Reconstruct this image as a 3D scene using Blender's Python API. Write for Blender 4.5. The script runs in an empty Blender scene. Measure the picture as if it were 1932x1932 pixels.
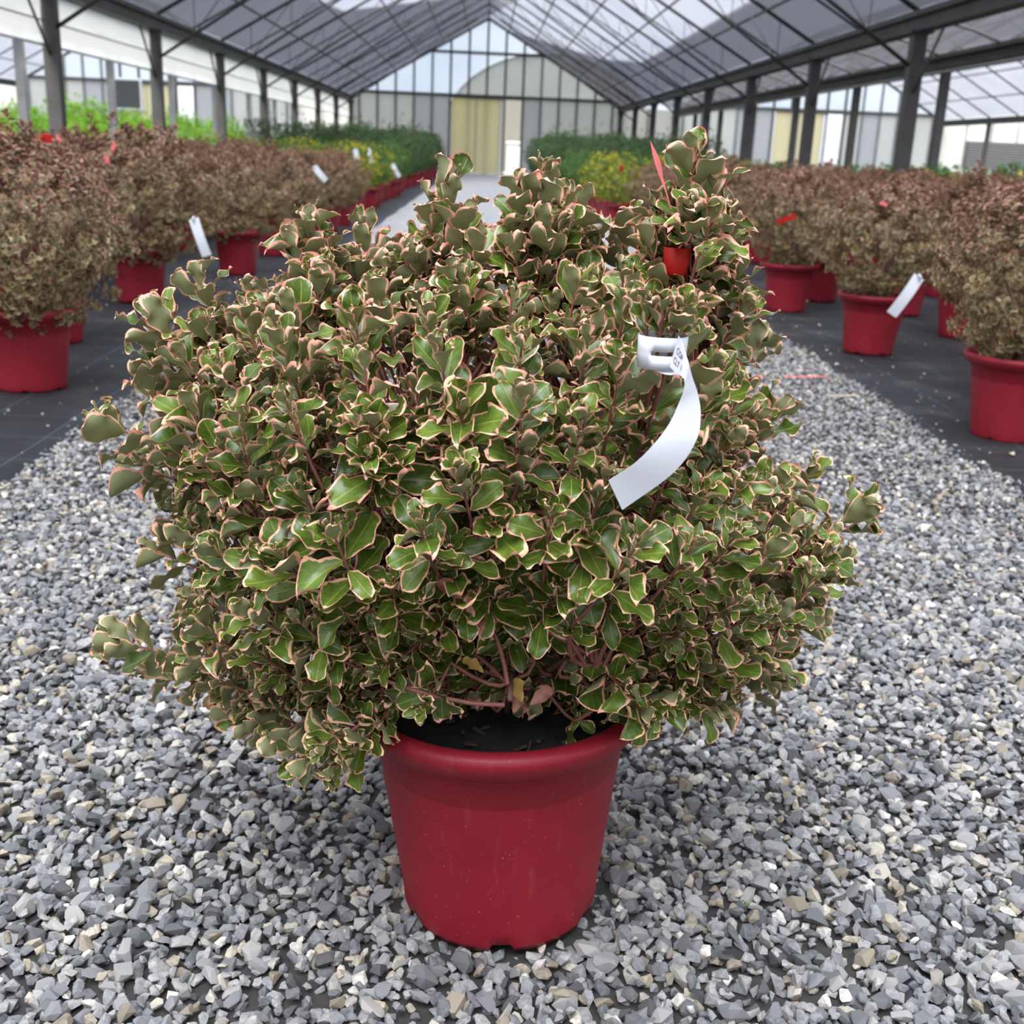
import bpy, bmesh, math, random
import numpy as np
from mathutils import Matrix, Vector
from mathutils.bvhtree import BVHTree

SC = bpy.context.scene
COL = SC.collection
PI = math.pi

# ------------------------------------------------------------------ camera
FPX = 2150.0                       # focal length in pixels of the 1932 px frame
CAM_H = 1.034
PSI, PITCH, RHO = math.radians(2.0213), math.radians(17.5817), math.radians(2.4)
_F = np.array([math.sin(PSI)*math.cos(PITCH), math.cos(PSI)*math.cos(PITCH), -math.sin(PITCH)])
_R0 = np.array([math.cos(PSI), -math.sin(PSI), 0.0]); _U0 = np.cross(_R0, _F)
_R = _R0*math.cos(RHO) + _U0*math.sin(RHO); _U = -_R0*math.sin(RHO) + _U0*math.cos(RHO)
CAMP = np.array([0, 0, CAM_H])
cam = bpy.data.cameras.new('camera'); camo = bpy.data.objects.new('camera', cam); COL.objects.link(camo)
cam.sensor_width = 36.0; cam.lens = FPX*36.0/1932.0; cam.clip_end = 400
camo.matrix_world = Matrix(((_R[0], _U[0], -_F[0], 0), (_R[1], _U[1], -_F[1], 0), (_R[2], _U[2], -_F[2], CAM_H), (0, 0, 0, 1)))
cam.dof.use_dof = True; cam.dof.focus_distance = 1.30; cam.dof.aperture_fstop = 8.5; cam.dof.aperture_blades = 0
SC.camera = camo

def ray(px, py):
    return _F + (px-966)/FPX*_R - (py-966)/FPX*_U
def ground(px, py, z=0.0):
    d = ray(px, py); return d*((z-CAM_H)/d[2]) + CAMP
def at_y(px, py, Y):
    d = ray(px, py); return d*(Y/d[1]) + CAMP
def proj(P):
    d = np.asarray(P, float) - CAMP; w = d@_F
    return 966+FPX*(d@_R)/w, 966-FPX*(d@_U)/w, w

# ------------------------------------------------------------------ world and light
SC.view_settings.view_transform = 'Standard'; SC.view_settings.look = 'None'
SC.view_settings.gamma = 1.0; SC.view_settings.use_curve_mapping = False
SC.view_settings.exposure = 1.38
w = bpy.data.worlds.new('overcast_sky'); SC.world = w; w.use_nodes = True
nt = w.node_tree; nt.nodes.clear()
def N(nt, t, **k):
    n = nt.nodes.new(t)
    for a, b in k.items():
        if a.startswith('i_'):
            key = a[2:]; n.inputs[int(key) if key.isdigit() else key].default_value = b
        else: setattr(n, a, b)
    return n
def L(nt, a, b): nt.links.new(a, b)
def ramp(nt, stops, interp='LINEAR'):
    r = nt.nodes.new('ShaderNodeValToRGB'); r.color_ramp.interpolation = interp
    e = r.color_ramp.elements
    while len(e) < len(stops): e.new(0.5)
    for i, (p, c) in enumerate(stops): e[i].position = p; e[i].color = (*c, 1) if len(c) == 3 else c
    return r
# an even overcast sky, brighter towards the zenith, with soft grey-blue clouds
tc = N(nt, 'ShaderNodeTexCoord'); sep = N(nt, 'ShaderNodeSeparateXYZ'); L(nt, tc.outputs['Generated'], sep.inputs[0])
mp = N(nt, 'ShaderNodeMapping'); mp.inputs['Scale'].default_value = (1.5, 1.5, 3.2); L(nt, tc.outputs['Generated'], mp.inputs[0])
nz = N(nt, 'ShaderNodeTexNoise', i_Scale=2.2, i_Detail=5.0, i_Roughness=0.55); L(nt, mp.outputs[0], nz.inputs['Vector'])
cr = ramp(nt, [(0.36, (0.60, 0.68, 0.82)), (0.62, (0.98, 0.99, 1.0))]); L(nt, nz.outputs['Fac'], cr.inputs[0])
zr = ramp(nt, [(0.0, (0.46, 0.46, 0.47)), (0.15, (0.64, 0.63, 0.62)), (1.0, (2.10, 2.02, 1.88))]); L(nt, sep.outputs['Z'], zr.inputs[0])
mx = N(nt, 'ShaderNodeMix', data_type='RGBA', blend_type='MULTIPLY'); mx.inputs[0].default_value = 1
L(nt, cr.outputs[0], mx.inputs[6]); L(nt, zr.outputs[0], mx.inputs[7])
bg = N(nt, 'ShaderNodeBackground', i_Strength=1.12); L(nt, mx.outputs[2], bg.inputs[0])
wo = N(nt, 'ShaderNodeOutputWorld'); L(nt, bg.outputs[0], wo.inputs[0])
sun = bpy.data.lights.new('veiled_sun', 'SUN'); sun.energy = 6.5; sun.angle = math.radians(50); sun.color = (1.0, 0.965, 0.92)
suno = bpy.data.objects.new('veiled_sun', sun); COL.objects.link(suno)
suno.rotation_euler = Vector((0.15, 0.45, -1.0)).to_track_quat('-Z', 'Y').to_euler()

# ------------------------------------------------------------------ helpers
rng = np.random.default_rng(7)
def link(o, parent=None):
    COL.objects.link(o)
    if parent is not None: o.parent = parent
    return o
def tag(o, label=None, cat=None, group=None, kind=None):
    if label: o['label'] = label
    if cat: o['category'] = cat
    if group: o['group'] = group
    if kind: o['kind'] = kind
    return o
def empty(name, loc=(0, 0, 0), rz=0.0):
    o = bpy.data.objects.new(name, None); o.empty_display_size = 0.1
    o.location = loc; o.rotation_euler = (0, 0, rz); return link(o)
def mesh_np(name, V, Fq, mats=(), smooth=True, attrs=None):
    """V (n,3); Fq (m,k) one polygon size, or list of such arrays."""
    V = np.asarray(V, np.float32)
    groups = Fq if isinstance(Fq, list) else [Fq]
    me = bpy.data.meshes.new(name)
    me.vertices.add(len(V)); me.vertices.foreach_set('co', V.ravel())
    loops = np.concatenate([np.asarray(g, np.int32).ravel() for g in groups])
    tot = np.concatenate([np.full(len(g), np.asarray(g).shape[1], np.int32) for g in groups])
    start = np.concatenate([[0], np.cumsum(tot)[:-1]]).astype(np.int32)
    me.loops.add(len(loops)); me.loops.foreach_set('vertex_index', loops)
    me.polygons.add(len(tot)); me.polygons.foreach_set('loop_start', start)
    me.update(calc_edges=True)
    me.polygons.foreach_set('use_smooth', np.full(len(tot), bool(smooth)))
    for k, a in (attrs or {}).items():
        a = np.asarray(a, np.float32)
        if a.ndim == 1:
            at = me.attributes.new(k, 'FLOAT', 'POINT'); at.data.foreach_set('value', a)
        else:
            at = me.attributes.new(k, 'FLOAT_VECTOR', 'POINT'); at.data.foreach_set('vector', a.ravel())
    for m in mats: me.materials.append(m)
    me.update()
    return me
def obj(name, me, parent=None, loc=None):
    o = bpy.data.objects.new(name, me); link(o, parent)
    if loc is not None: o.location = loc
    return o
class MB:
    def __init__(s): s.v = []; s.f = []
    def add(s, V, Fs):
        b = len(s.v); s.v += [tuple(map(float, q)) for q in V]; s.f += [tuple(b+i for i in f) for f in Fs]; return s
    def box(s, x0, x1, y0, y1, z0, z1):
        V = [(x, y, z) for z in (z0, z1) for y in (y0, y1) for x in (x0, x1)]
        return s.add(V, [(0, 2, 3, 1), (4, 5, 7, 6), (0, 1, 5, 4), (2, 6, 7, 3), (0, 4, 6, 2), (1, 3, 7, 5)])
    def tube(s, pts, r, n=6, cap=True):
        pts = [Vector(p) for p in pts]; rr = r if hasattr(r, '__len__') else [r]*len(pts)
        V = []; u = None
        for i, p in enumerate(pts):
            t = (pts[min(i+1, len(pts)-1)] - pts[max(i-1, 0)]).normalized()
            if u is None: u = t.orthogonal().normalized()
            u = (u - t*u.dot(t)).normalized(); b = t.cross(u)
            V += [p + (u*math.cos(2*PI*k/n) + b*math.sin(2*PI*k/n))*rr[i] for k in range(n)]
        Fs = [(i*n+k, i*n+(k+1) % n, (i+1)*n+(k+1) % n, (i+1)*n+k) for i in range(len(pts)-1) for k in range(n)]
        if cap: Fs += [tuple(range(n))[::-1], tuple((len(pts)-1)*n+k for k in range(n))]
        return s.add(V, Fs)
    def mesh(s, name, mat, smooth=False):
        me = bpy.data.meshes.new(name); me.from_pydata(s.v, [], s.f)
        if mat: me.materials.append(mat)
        me.polygons.foreach_set('use_smooth', np.full(len(me.polygons), bool(smooth))); me.update(); return me
    def build(s, name, mat, parent=None, smooth=False): return obj(name, s.mesh(name, mat, smooth), parent)

# ------------------------------------------------------------------ materials
def newmat(name):
    m = bpy.data.materials.new(name); m.use_nodes = True; nt = m.node_tree; nt.nodes.clear()
    out = N(nt, 'ShaderNodeOutputMaterial'); return m, nt, out
def plain(name, col, rough=0.6, var=0.0, scale=8.0, bump=0.0, metal=0.0, bscale=None, spec=0.5):
    m, nt, out = newmat(name)
    p = N(nt, 'ShaderNodeBsdfPrincipled', i_Roughness=rough, i_Metallic=metal); p.inputs['Base Color'].default_value = (*col, 1)
    p.inputs['Specular IOR Level'].default_value = spec
    tc = N(nt, 'ShaderNodeTexCoord')
    if var:
        nz = N(nt, 'ShaderNodeTexNoise', i_Scale=scale, i_Detail=5.0); L(nt, tc.outputs['Object'], nz.inputs['Vector'])
        r = ramp(nt, [(0.3, tuple(c*(1-var) for c in col)), (0.7, tuple(min(1, c*(1+var)) for c in col))])
        L(nt, nz.outputs['Fac'], r.inputs[0]); L(nt, r.outputs[0], p.inputs['Base Color'])
    if bump:
        n2 = N(nt, 'ShaderNodeTexNoise', i_Scale=bscale or scale*6, i_Detail=4.0); L(nt, tc.outputs['Object'], n2.inputs['Vector'])
        b = N(nt, 'ShaderNodeBump', i_Strength=bump, i_Distance=0.002); L(nt, n2.outputs['Fac'], b.inputs['Height']); L(nt, b.outputs[0], p.inputs['Normal'])
    L(nt, p.outputs[0], out.inputs[0]); return m
def film(name, clear, diffuse, dcol, noise=0.0):
    """thin sheet: part of the light goes straight through (clear colour), part is scattered"""
    m, nt, out = newmat(name)
    t = N(nt, 'ShaderNodeBsdfTransparent'); t.inputs[0].default_value = (*clear, 1)
    a = N(nt, 'ShaderNodeBsdfTranslucent'); a.inputs[0].default_value = (*dcol, 1)
    d = N(nt, 'ShaderNodeBsdfDiffuse'); d.inputs[0].default_value = (*dcol, 1)
    m1 = N(nt, 'ShaderNodeMixShader', i_Fac=0.5); L(nt, a.outputs[0], m1.inputs[1]); L(nt, d.outputs[0], m1.inputs[2])
    m2 = N(nt, 'ShaderNodeMixShader', i_Fac=diffuse); L(nt, t.outputs[0], m2.inputs[1]); L(nt, m1.outputs[0], m2.inputs[2])
    if noise:
        tc = N(nt, 'ShaderNodeTexCoord'); nz = N(nt, 'ShaderNodeTexNoise', i_Scale=0.8, i_Detail=5.0); L(nt, tc.outputs['Object'], nz.inputs['Vector'])
        mr = N(nt, 'ShaderNodeMapRange', i_1=0.3, i_2=0.7, i_3=max(0, diffuse-noise), i_4=min(1, diffuse+noise)); L(nt, nz.outputs['Fac'], mr.inputs[0]); L(nt, mr.outputs[0], m2.inputs[0])
    L(nt, m2.outputs[0], out.inputs[0]); return m
M = {}
M['steel'] = plain('dark_weathered_steel', (0.055, 0.052, 0.05), 0.55, 0.3, 3)
M['galv'] = plain('galvanised_steel', (0.22, 0.22, 0.22), 0.45, 0.2, 4, metal=0.4)
M['rod'] = plain('thin_steel_rod', (0.10, 0.10, 0.10), 0.5, 0.2, 6)
M['roof'] = film('roof_film', (0.365, 0.39, 0.455), 0.20, (0.46, 0.47, 0.50), 0.06)
M['net'] = film('shade_net', (0.30, 0.30, 0.315), 0.35, (0.10, 0.10, 0.11), 0.05)
M['clear'] = film('clear_pane', (0.82, 0.86, 0.90), 0.16, (0.6, 0.63, 0.63))
M['frost'] = film('frosted_pane', (0.50, 0.52, 0.52), 0.80, (0.66, 0.67, 0.64), 0.1)
M['greypane'] = film('grey_pane', (0.5, 0.52, 0.54), 0.80, (0.56, 0.57, 0.57), 0.1)
M['beige'] = film('beige_polycarbonate', (0.6, 0.55, 0.4), 0.93, (0.74, 0.70, 0.50))
M['curtain'] = film('white_plastic_curtain', (0.8, 0.82, 0.82), 0.82, (0.86, 0.87, 0.84))
M['white'] = plain('white_board', (0.75, 0.76, 0.75), 0.5)
M['dark'] = plain('dark_louvre', (0.05, 0.052, 0.055), 0.6)
M['soil'] = plain('potting_soil', (0.018, 0.014, 0.011), 0.9, 0.5, 60, 1.0, bscale=180)
M['bark'] = plain('bark_chip', (0.05, 0.032, 0.022), 0.85, 0.5, 40)
M['stem'] = plain('reddish_bark', (0.13, 0.062, 0.045), 0.7, 0.35, 30, 0.3)
M['twig'] = plain('young_red_twig', (0.24, 0.085, 0.065), 0.6, 0.3, 40)
M['tagw'] = plain('white_plastic_tag', (0.66, 0.67, 0.695), 0.42, 0.02, 20)
M['ink'] = plain('black_print', (0.012, 0.012, 0.014), 0.5)
M['tagr'] = plain('red_plastic_tag', (0.36, 0.009, 0.006), 0.5, spec=0.25)
M['tagp'] = plain('faded_red_plastic', (0.74, 0.17, 0.16), 0.45)
M['deadleaf'] = plain('withered_pink_leaf', (0.40, 0.17, 0.12), 0.6, 0.35, 60)
M['yellowleaf'] = plain('yellowing_leaf', (0.45, 0.28, 0.07), 0.5, 0.3, 60)
M['straw'] = plain('dry_straw', (0.45, 0.38, 0.26), 0.8, 0.3, 50)
M['weed'] = plain('weed_green', (0.09, 0.15, 0.03), 0.6, 0.4, 80)
def red_pot_mat():
    m, nt, out = newmat('red_pot_plastic')
    p = N(nt, 'ShaderNodeBsdfPrincipled', i_Roughness=0.5); p.inputs['Specular IOR Level'].default_value = 0.35
    tc = N(nt, 'ShaderNodeTexCoord')
    n1 = N(nt, 'ShaderNodeTexNoise', i_Scale=7.0, i_Detail=6.0, i_Roughness=0.6); L(nt, tc.outputs['Object'], n1.inputs['Vector'])
    mp = N(nt, 'ShaderNodeMapping'); mp.inputs['Scale'].default_value = (90, 90, 6); L(nt, tc.outputs['Object'], mp.inputs[0])
    n2 = N(nt, 'ShaderNodeTexNoise', i_Scale=1.0, i_Detail=3.0); L(nt, mp.outputs[0], n2.inputs['Vector'])
    n3 = N(nt, 'ShaderNodeTexNoise', i_Scale=260.0, i_Detail=1.0); L(nt, tc.outputs['Object'], n3.inputs['Vector'])
    r1 = ramp(nt, [(0.3, (0.205, 0.0075, 0.016)), (0.7, (0.250, 0.010, 0.021))]); L(nt, n1.outputs['Fac'], r1.inputs[0])
    sc = ramp(nt, [(0.60, (0, 0, 0)), (0.80, (0.06,)*3)]); L(nt, n2.outputs['Fac'], sc.inputs[0])
    sp = ramp(nt, [(0.745, (0, 0, 0)), (0.78, (0.45,)*3)]); L(nt, n3.outputs['Fac'], sp.inputs[0])
    ad = N(nt, 'ShaderNodeMath', operation='MAXIMUM'); L(nt, sc.outputs[0], ad.inputs[0]); L(nt, sp.outputs[0], ad.inputs[1])
    mx = N(nt, 'ShaderNodeMix', data_type='RGBA'); L(nt, ad.outputs[0], mx.inputs[0]); L(nt, r1.outputs[0], mx.inputs[6]); mx.inputs[7].default_value = (0.50, 0.30, 0.26, 1)
    L(nt, mx.outputs[2], p.inputs['Base Color'])
    b = N(nt, 'ShaderNodeBump', i_Strength=0.12, i_Distance=0.001); L(nt, n2.outputs['Fac'], b.inputs['Height']); L(nt, b.outputs[0], p.inputs['Normal'])
    L(nt, p.outputs[0], out.inputs[0]); return m
M['pot'] = red_pot_mat()
def stone_mat():
    m, nt, out = newmat('crushed_limestone')
    p = N(nt, 'ShaderNodeBsdfPrincipled', i_Roughness=0.82); p.inputs['Specular IOR Level'].default_value = 0.3
    at = N(nt, 'ShaderNodeAttribute', attribute_name='rnd')
    c = ramp(nt, [(0.0, (0.055, 0.056, 0.058)), (0.14, (0.120, 0.122, 0.128)), (0.30, (0.178, 0.181, 0.190)), (0.48, (0.25, 0.251, 0.252)), (0.66, (0.33, 0.322, 0.302)), (0.76, (0.20, 0.172, 0.132)), (0.84, (0.35, 0.308, 0.235)), (0.92, (0.43, 0.405, 0.355)), (1.0, (0.58, 0.57, 0.54))])
    L(nt, at.outputs['Fac'], c.inputs[0])
    tc = N(nt, 'ShaderNodeTexCoord')
    n1 = N(nt, 'ShaderNodeTexNoise', i_Scale=150.0, i_Detail=5.0, i_Roughness=0.7); L(nt, tc.outputs['Object'], n1.inputs['Vector'])
    r = ramp(nt, [(0.3, (0.67, 0.66, 0.64)), (0.7, (1.36, 1.32, 1.25))]); L(nt, n1.outputs['Fac'], r.inputs[0])
    mx = N(nt, 'ShaderNodeMix', data_type='RGBA', blend_type='MULTIPLY'); mx.inputs[0].default_value = 1
    L(nt, c.outputs[0], mx.inputs[6]); L(nt, r.outputs[0], mx.inputs[7]); L(nt, mx.outputs[2], p.inputs['Base Color'])
    b = N(nt, 'ShaderNodeBump', i_Strength=0.35, i_Distance=0.002); L(nt, n1.outputs['Fac'], b.inputs['Height']); L(nt, b.outputs[0], p.inputs['Normal'])
    L(nt, p.outputs[0], out.inputs[0]); return m
M['stone'] = stone_mat()
def gravel_far_mat():
    m, nt, out = newmat('gravel_bed')
    p = N(nt, 'ShaderNodeBsdfPrincipled', i_Roughness=0.9)
    tc = N(nt, 'ShaderNodeTexCoord')
    v = N(nt, 'ShaderNodeTexVoronoi', i_Scale=42.0); L(nt, tc.outputs['Object'], v.inputs['Vector'])
    sx = N(nt, 'ShaderNodeSeparateColor'); L(nt, v.outputs['Color'], sx.inputs[0])
    c = ramp(nt, [(0.0, (0.12, 0.121, 0.124)), (0.4, (0.215, 0.216, 0.218)), (0.7, (0.29, 0.285, 0.274)), (1.0, (0.41, 0.39, 0.35))]); L(nt, sx.outputs[0], c.inputs[0])
    y = N(nt, 'ShaderNodeSeparateXYZ'); L(nt, tc.outputs['Object'], y.inputs[0])
    near = N(nt, 'ShaderNodeMapRange', i_1=7.5, i_2=9.5, i_3=0.0, i_4=1.0); L(nt, y.outputs['Y'], near.inputs[0])
    mx = N(nt, 'ShaderNodeMix', data_type='RGBA'); L(nt, near.outputs[0], mx.inputs[0]); mx.inputs[6].default_value = (0.035, 0.032, 0.028, 1); L(nt, c.outputs[0], mx.inputs[7])
    L(nt, mx.outputs[2], p.inputs['Base Color'])
    b = N(nt, 'ShaderNodeBump', i_Strength=0.6, i_Distance=0.008); b.invert = True; L(nt, v.outputs['Distance'], b.inputs['Height']); L(nt, b.outputs[0], p.inputs['Normal'])
    L(nt, p.outputs[0], out.inputs[0]); return m
M['bed'] = gravel_far_mat()
def fabric_mat():
    m, nt, out = newmat('black_woven_ground_fabric')
    p = N(nt, 'ShaderNodeBsdfPrincipled', i_Roughness=0.62); p.inputs['Specular IOR Level'].default_value = 0.28
    tc = N(nt, 'ShaderNodeTexCoord'); s = N(nt, 'ShaderNodeSeparateXYZ'); L(nt, tc.outputs['Object'], s.inputs[0])
    nz = N(nt, 'ShaderNodeTexNoise', i_Scale=2.6, i_Detail=7.0, i_Roughness=0.65); L(nt, tc.outputs['Object'], nz.inputs['Vector'])
    c = ramp(nt, [(0.3, (0.010, 0.0105, 0.012)), (0.55, (0.017, 0.0175, 0.0195)), (0.75, (0.05, 0.048, 0.047))]); L(nt, nz.outputs['Fac'], c.inputs[0])
    def line(sock, per, wd):
        a = N(nt, 'ShaderNodeMath', operation='WRAP'); a.inputs[1].default_value = per; a.inputs[2].default_value = 0; L(nt, sock, a.inputs[0])
        b = N(nt, 'ShaderNodeMath', operation='LESS_THAN'); b.inputs[1].default_value = wd; L(nt, a.outputs[0], b.inputs[0]); return b.outputs[0]
    lx = line(s.outputs['X'], 0.30, 0.004); ly = line(s.outputs['Y'], 0.30, 0.004)
    mxm = N(nt, 'ShaderNodeMath', operation='MAXIMUM'); L(nt, lx, mxm.inputs[0]); L(nt, ly, mxm.inputs[1])
    fd = N(nt, 'ShaderNodeMath', operation='MULTIPLY'); L(nt, mxm.outputs[0], fd.inputs[0]); fd.inputs[1].default_value = 0.55
    mx = N(nt, 'ShaderNodeMix', data_type='RGBA'); L(nt, fd.outputs[0], mx.inputs[0]); L(nt, c.outputs[0], mx.inputs[6]); mx.inputs[7].default_value = (0.06, 0.12, 0.12, 1)
    L(nt, mx.outputs[2], p.inputs['Base Color'])
    wv = N(nt, 'ShaderNodeTexNoise', i_Scale=9.0, i_Detail=5.0); L(nt, tc.outputs['Object'], wv.inputs['Vector'])
    b = N(nt, 'ShaderNodeBump', i_Strength=0.4, i_Distance=0.01); L(nt, wv.outputs['Fac'], b.inputs['Height']); L(nt, b.outputs[0], p.inputs['Normal'])
    L(nt, p.outputs[0], out.inputs[0]); return m
M['fabric'] = fabric_mat()
def leaf_mat(name, greens, under, cream, pinkc, noise_amt=0.30, thr=0.66, rough=0.30, sheen=0.10):
    """variegated leaf: 'luv' = (across, along, random), 'lcol' = (closeness to margin, pinkness, 0)"""
    m, nt, out = newmat(name)
    luv = N(nt, 'ShaderNodeAttribute', attribute_name='luv'); lc = N(nt, 'ShaderNodeAttribute', attribute_name='lcol')
    su = N(nt, 'ShaderNodeSeparateXYZ'); L(nt, luv.outputs['Vector'], su.inputs[0])
    sc = N(nt, 'ShaderNodeSeparateXYZ'); L(nt, lc.outputs['Vector'], sc.inputs[0])
    def mth(op, a, b=None, c=None):
        n = N(nt, 'ShaderNodeMath', operation=op)
        for i, q in enumerate((a, b, c)):
            if q is None: continue
            if isinstance(q, (int, float)): n.inputs[i].default_value = q
            else: L(nt, q, n.inputs[i])
        return n.outputs[0]
    off = mth('MULTIPLY', su.outputs['Z'], 57.0)
    cb = N(nt, 'ShaderNodeCombineXYZ'); L(nt, su.outputs['X'], cb.inputs[0]); L(nt, mth('MULTIPLY', su.outputs['Y'], 2.0), cb.inputs[1]); L(nt, off, cb.inputs[2])
    n1 = N(nt, 'ShaderNodeTexNoise', i_Scale=5.5, i_Detail=4.0, i_Roughness=0.65); L(nt, cb.outputs[0], n1.inputs['Vector'])
    n2 = N(nt, 'ShaderNodeTexNoise', i_Scale=2.2, i_Detail=2.0); L(nt, cb.outputs[0], n2.inputs['Vector'])
    # margin mask
    e = mth('ADD', sc.outputs['X'], mth('MULTIPLY', mth('SUBTRACT', n1.outputs['Fac'], 0.5), noise_amt*2))
    e = mth('ADD', e, mth('MULTIPLY', mth('SUBTRACT', n2.outputs['Fac'], 0.5), noise_amt*2.6))
    e = mth('ADD', e, mth('MULTIPLY', mth('SUBTRACT', su.outputs['Z'], 0.5), 0.16))
    mr = N(nt, 'ShaderNodeMapRange', i_1=thr, i_2=thr+0.07, i_3=0.0, i_4=1.0); L(nt, e, mr.inputs[0]); mask = mr.outputs[0]
    edge = N(nt, 'ShaderNodeMapRange', i_1=0.80, i_2=1.0, i_3=0.0, i_4=1.0); L(nt, sc.outputs['X'], edge.inputs[0])
    pk = mth('ADD', mth('MULTIPLY', edge.outputs[0], 0.55), mth('MULTIPLY', sc.outputs['Y'], 0.75)); pkc = mth('MINIMUM', pk, 1.0)
    mcol = N(nt, 'ShaderNodeMix', data_type='RGBA'); L(nt, pkc, mcol.inputs[0]); mcol.inputs[6].default_value = (*cream, 1); mcol.inputs[7].default_value = (*pinkc, 1)
    # blade
    gr = ramp(nt, [(0.28, greens[0]), (0.5, greens[1]), (0.74, greens[2])]); L(nt, mth('ADD', mth('MULTIPLY', n2.outputs['Fac'], 0.6), mth('MULTIPLY', su.outputs['Z'], 0.4)), gr.inputs[0])
    au = mth('ABSOLUTE', su.outputs['X'])
    mid = mth('LESS_THAN', au, 0.045)
    vein = mth('LESS_THAN', mth('PINGPONG', mth('SUBTRACT', su.outputs['Y'], mth('MULTIPLY', au, 0.28)), 0.085), 0.006)
    vm = mth('MULTIPLY', mth('MAXIMUM', mid, mth('MULTIPLY', vein, 0.45)), 0.7)
    top = N(nt, 'ShaderNodeMix', data_type='RGBA'); L(nt, vm, top.inputs[0]); L(nt, gr.outputs[0], top.inputs[6]); top.inputs[7].default_value = (greens[2][0]*2.2, greens[2][1]*1.7, greens[2][2]*2.0, 1)
    und = N(nt, 'ShaderNodeMix', data_type='RGBA'); L(nt, mth('MULTIPLY', n2.outputs['Fac'], 0.5), und.inputs[0]); und.inputs[6].default_value = (*under, 1); und.inputs[7].default_value = (under[0]*0.75, under[1]*0.68, under[2]*0.7, 1)
    geo = N(nt, 'ShaderNodeNewGeometry')
    blade = N(nt, 'ShaderNodeMix', data_type='RGBA'); L(nt, geo.outputs['Backfacing'], blade.inputs[0]); L(nt, top.outputs[2], blade.inputs[6]); L(nt, und.outputs[2], blade.inputs[7])
    umask = mth('MULTIPLY', mask, mth('SUBTRACT', 1.0, mth('MULTIPLY', geo.outputs['Backfacing'], 0.06)))
    fin = N(nt, 'ShaderNodeMix', data_type='RGBA'); L(nt, umask, fin.inputs[0]); L(nt, blade.outputs[2], fin.inputs[6]); L(nt, mcol.outputs[2], fin.inputs[7])
    p = N(nt, 'ShaderNodeBsdfPrincipled'); p.inputs['Specular IOR Level'].default_value = 0.5
    L(nt, fin.outputs[2], p.inputs['Base Color']); L(nt, mth('ADD', rough, mth('MULTIPLY', geo.outputs['Backfacing'], 0.28)), p.inputs['Roughness'])
    b = N(nt, 'ShaderNodeBump', i_Strength=0.25, i_Distance=0.001); L(nt, mth('ADD', n1.outputs['Fac'], mth('MULTIPLY', vm, -0.8)), b.inputs['Height']); L(nt, b.outputs[0], p.inputs['Normal'])
    tr = N(nt, 'ShaderNodeBsdfTranslucent'); L(nt, fin.outputs[2], tr.inputs[0])
    ms = N(nt, 'ShaderNodeMixShader', i_Fac=sheen); L(nt, p.outputs[0], ms.inputs[1]); L(nt, tr.outputs[0], ms.inputs[2])
    L(nt, ms.outputs[0], out.inputs[0]); return m
G_HERO = [(0.046, 0.082, 0.010), (0.085, 0.140, 0.016), (0.135, 0.200, 0.027)]
M['leaf'] = leaf_mat('variegated_leaf', G_HERO, (0.250, 0.268, 0.120), (0.76, 0.52, 0.27), (0.88, 0.38, 0.28), thr=0.69)
M['leafbg'] = leaf_mat('variegated_leaf_far', [(0.034, 0.050, 0.012), (0.062, 0.085, 0.020), (0.11, 0.130, 0.032)], (0.145, 0.125, 0.062), (0.42, 0.28, 0.14), (0.47, 0.20, 0.15), thr=0.57, rough=0.5, sheen=0.06)
def simple_leaf(name, inner, outer, rough=0.5):
    m, nt, out = newmat(name)
    luv = N(nt, 'ShaderNodeAttribute', attribute_name='luv'); lc = N(nt, 'ShaderNodeAttribute', attribute_name='lcol')
    su = N(nt, 'ShaderNodeSeparateXYZ'); L(nt, luv.outputs['Vector'], su.inputs[0]); sc = N(nt, 'ShaderNodeSeparateXYZ'); L(nt, lc.outputs['Vector'], sc.inputs[0])
    mx = N(nt, 'ShaderNodeMix', data_type='RGBA'); L(nt, sc.outputs['Y'], mx.inputs[0]); mx.inputs[6].default_value = (*inner, 1); mx.inputs[7].default_value = (*outer, 1)
    r = ramp(nt, [(0, (0.7,)*3), (1, (1.3,)*3)]); L(nt, su.outputs['Z'], r.inputs[0])
    m2 = N(nt, 'ShaderNodeMix', data_type='RGBA', blend_type='MULTIPLY'); m2.inputs[0].default_value = 1; L(nt, mx.outputs[2], m2.inputs[6]); L(nt, r.outputs[0], m2.inputs[7])
    p = N(nt, 'ShaderNodeBsdfPrincipled', i_Roughness=rough); L(nt, m2.outputs[2], p.inputs['Base Color'])
    tr = N(nt, 'ShaderNodeBsdfTranslucent'); L(nt, m2.outputs[2], tr.inputs[0])
    ms = N(nt, 'ShaderNodeMixShader', i_Fac=0.2); L(nt, p.outputs[0], ms.inputs[1]); L(nt, tr.outputs[0], ms.inputs[2]); L(nt, ms.outputs[0], out.inputs[0]); return m
M['lime'] = simple_leaf('lime_green_leaf', (0.20, 0.40, 0.02), (0.42, 0.68, 0.04))
M['gold'] = simple_leaf('golden_leaf', (0.12, 0.19, 0.02), (0.66, 0.52, 0.02))
M['green'] = simple_leaf('fine_green_leaf', (0.055, 0.105, 0.030), (0.14, 0.22, 0.06))
M['midgreen'] = simple_leaf('mid_green_leaf', (0.06, 0.14, 0.025), (0.17, 0.30, 0.05))
M['grass'] = simple_leaf('grassy_leaf', (0.07, 0.17, 0.04), (0.14, 0.26, 0.08))
M['petal'] = simple_leaf('yellow_petal', (0.70, 0.58, 0.05), (0.80, 0.72, 0.08))

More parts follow.
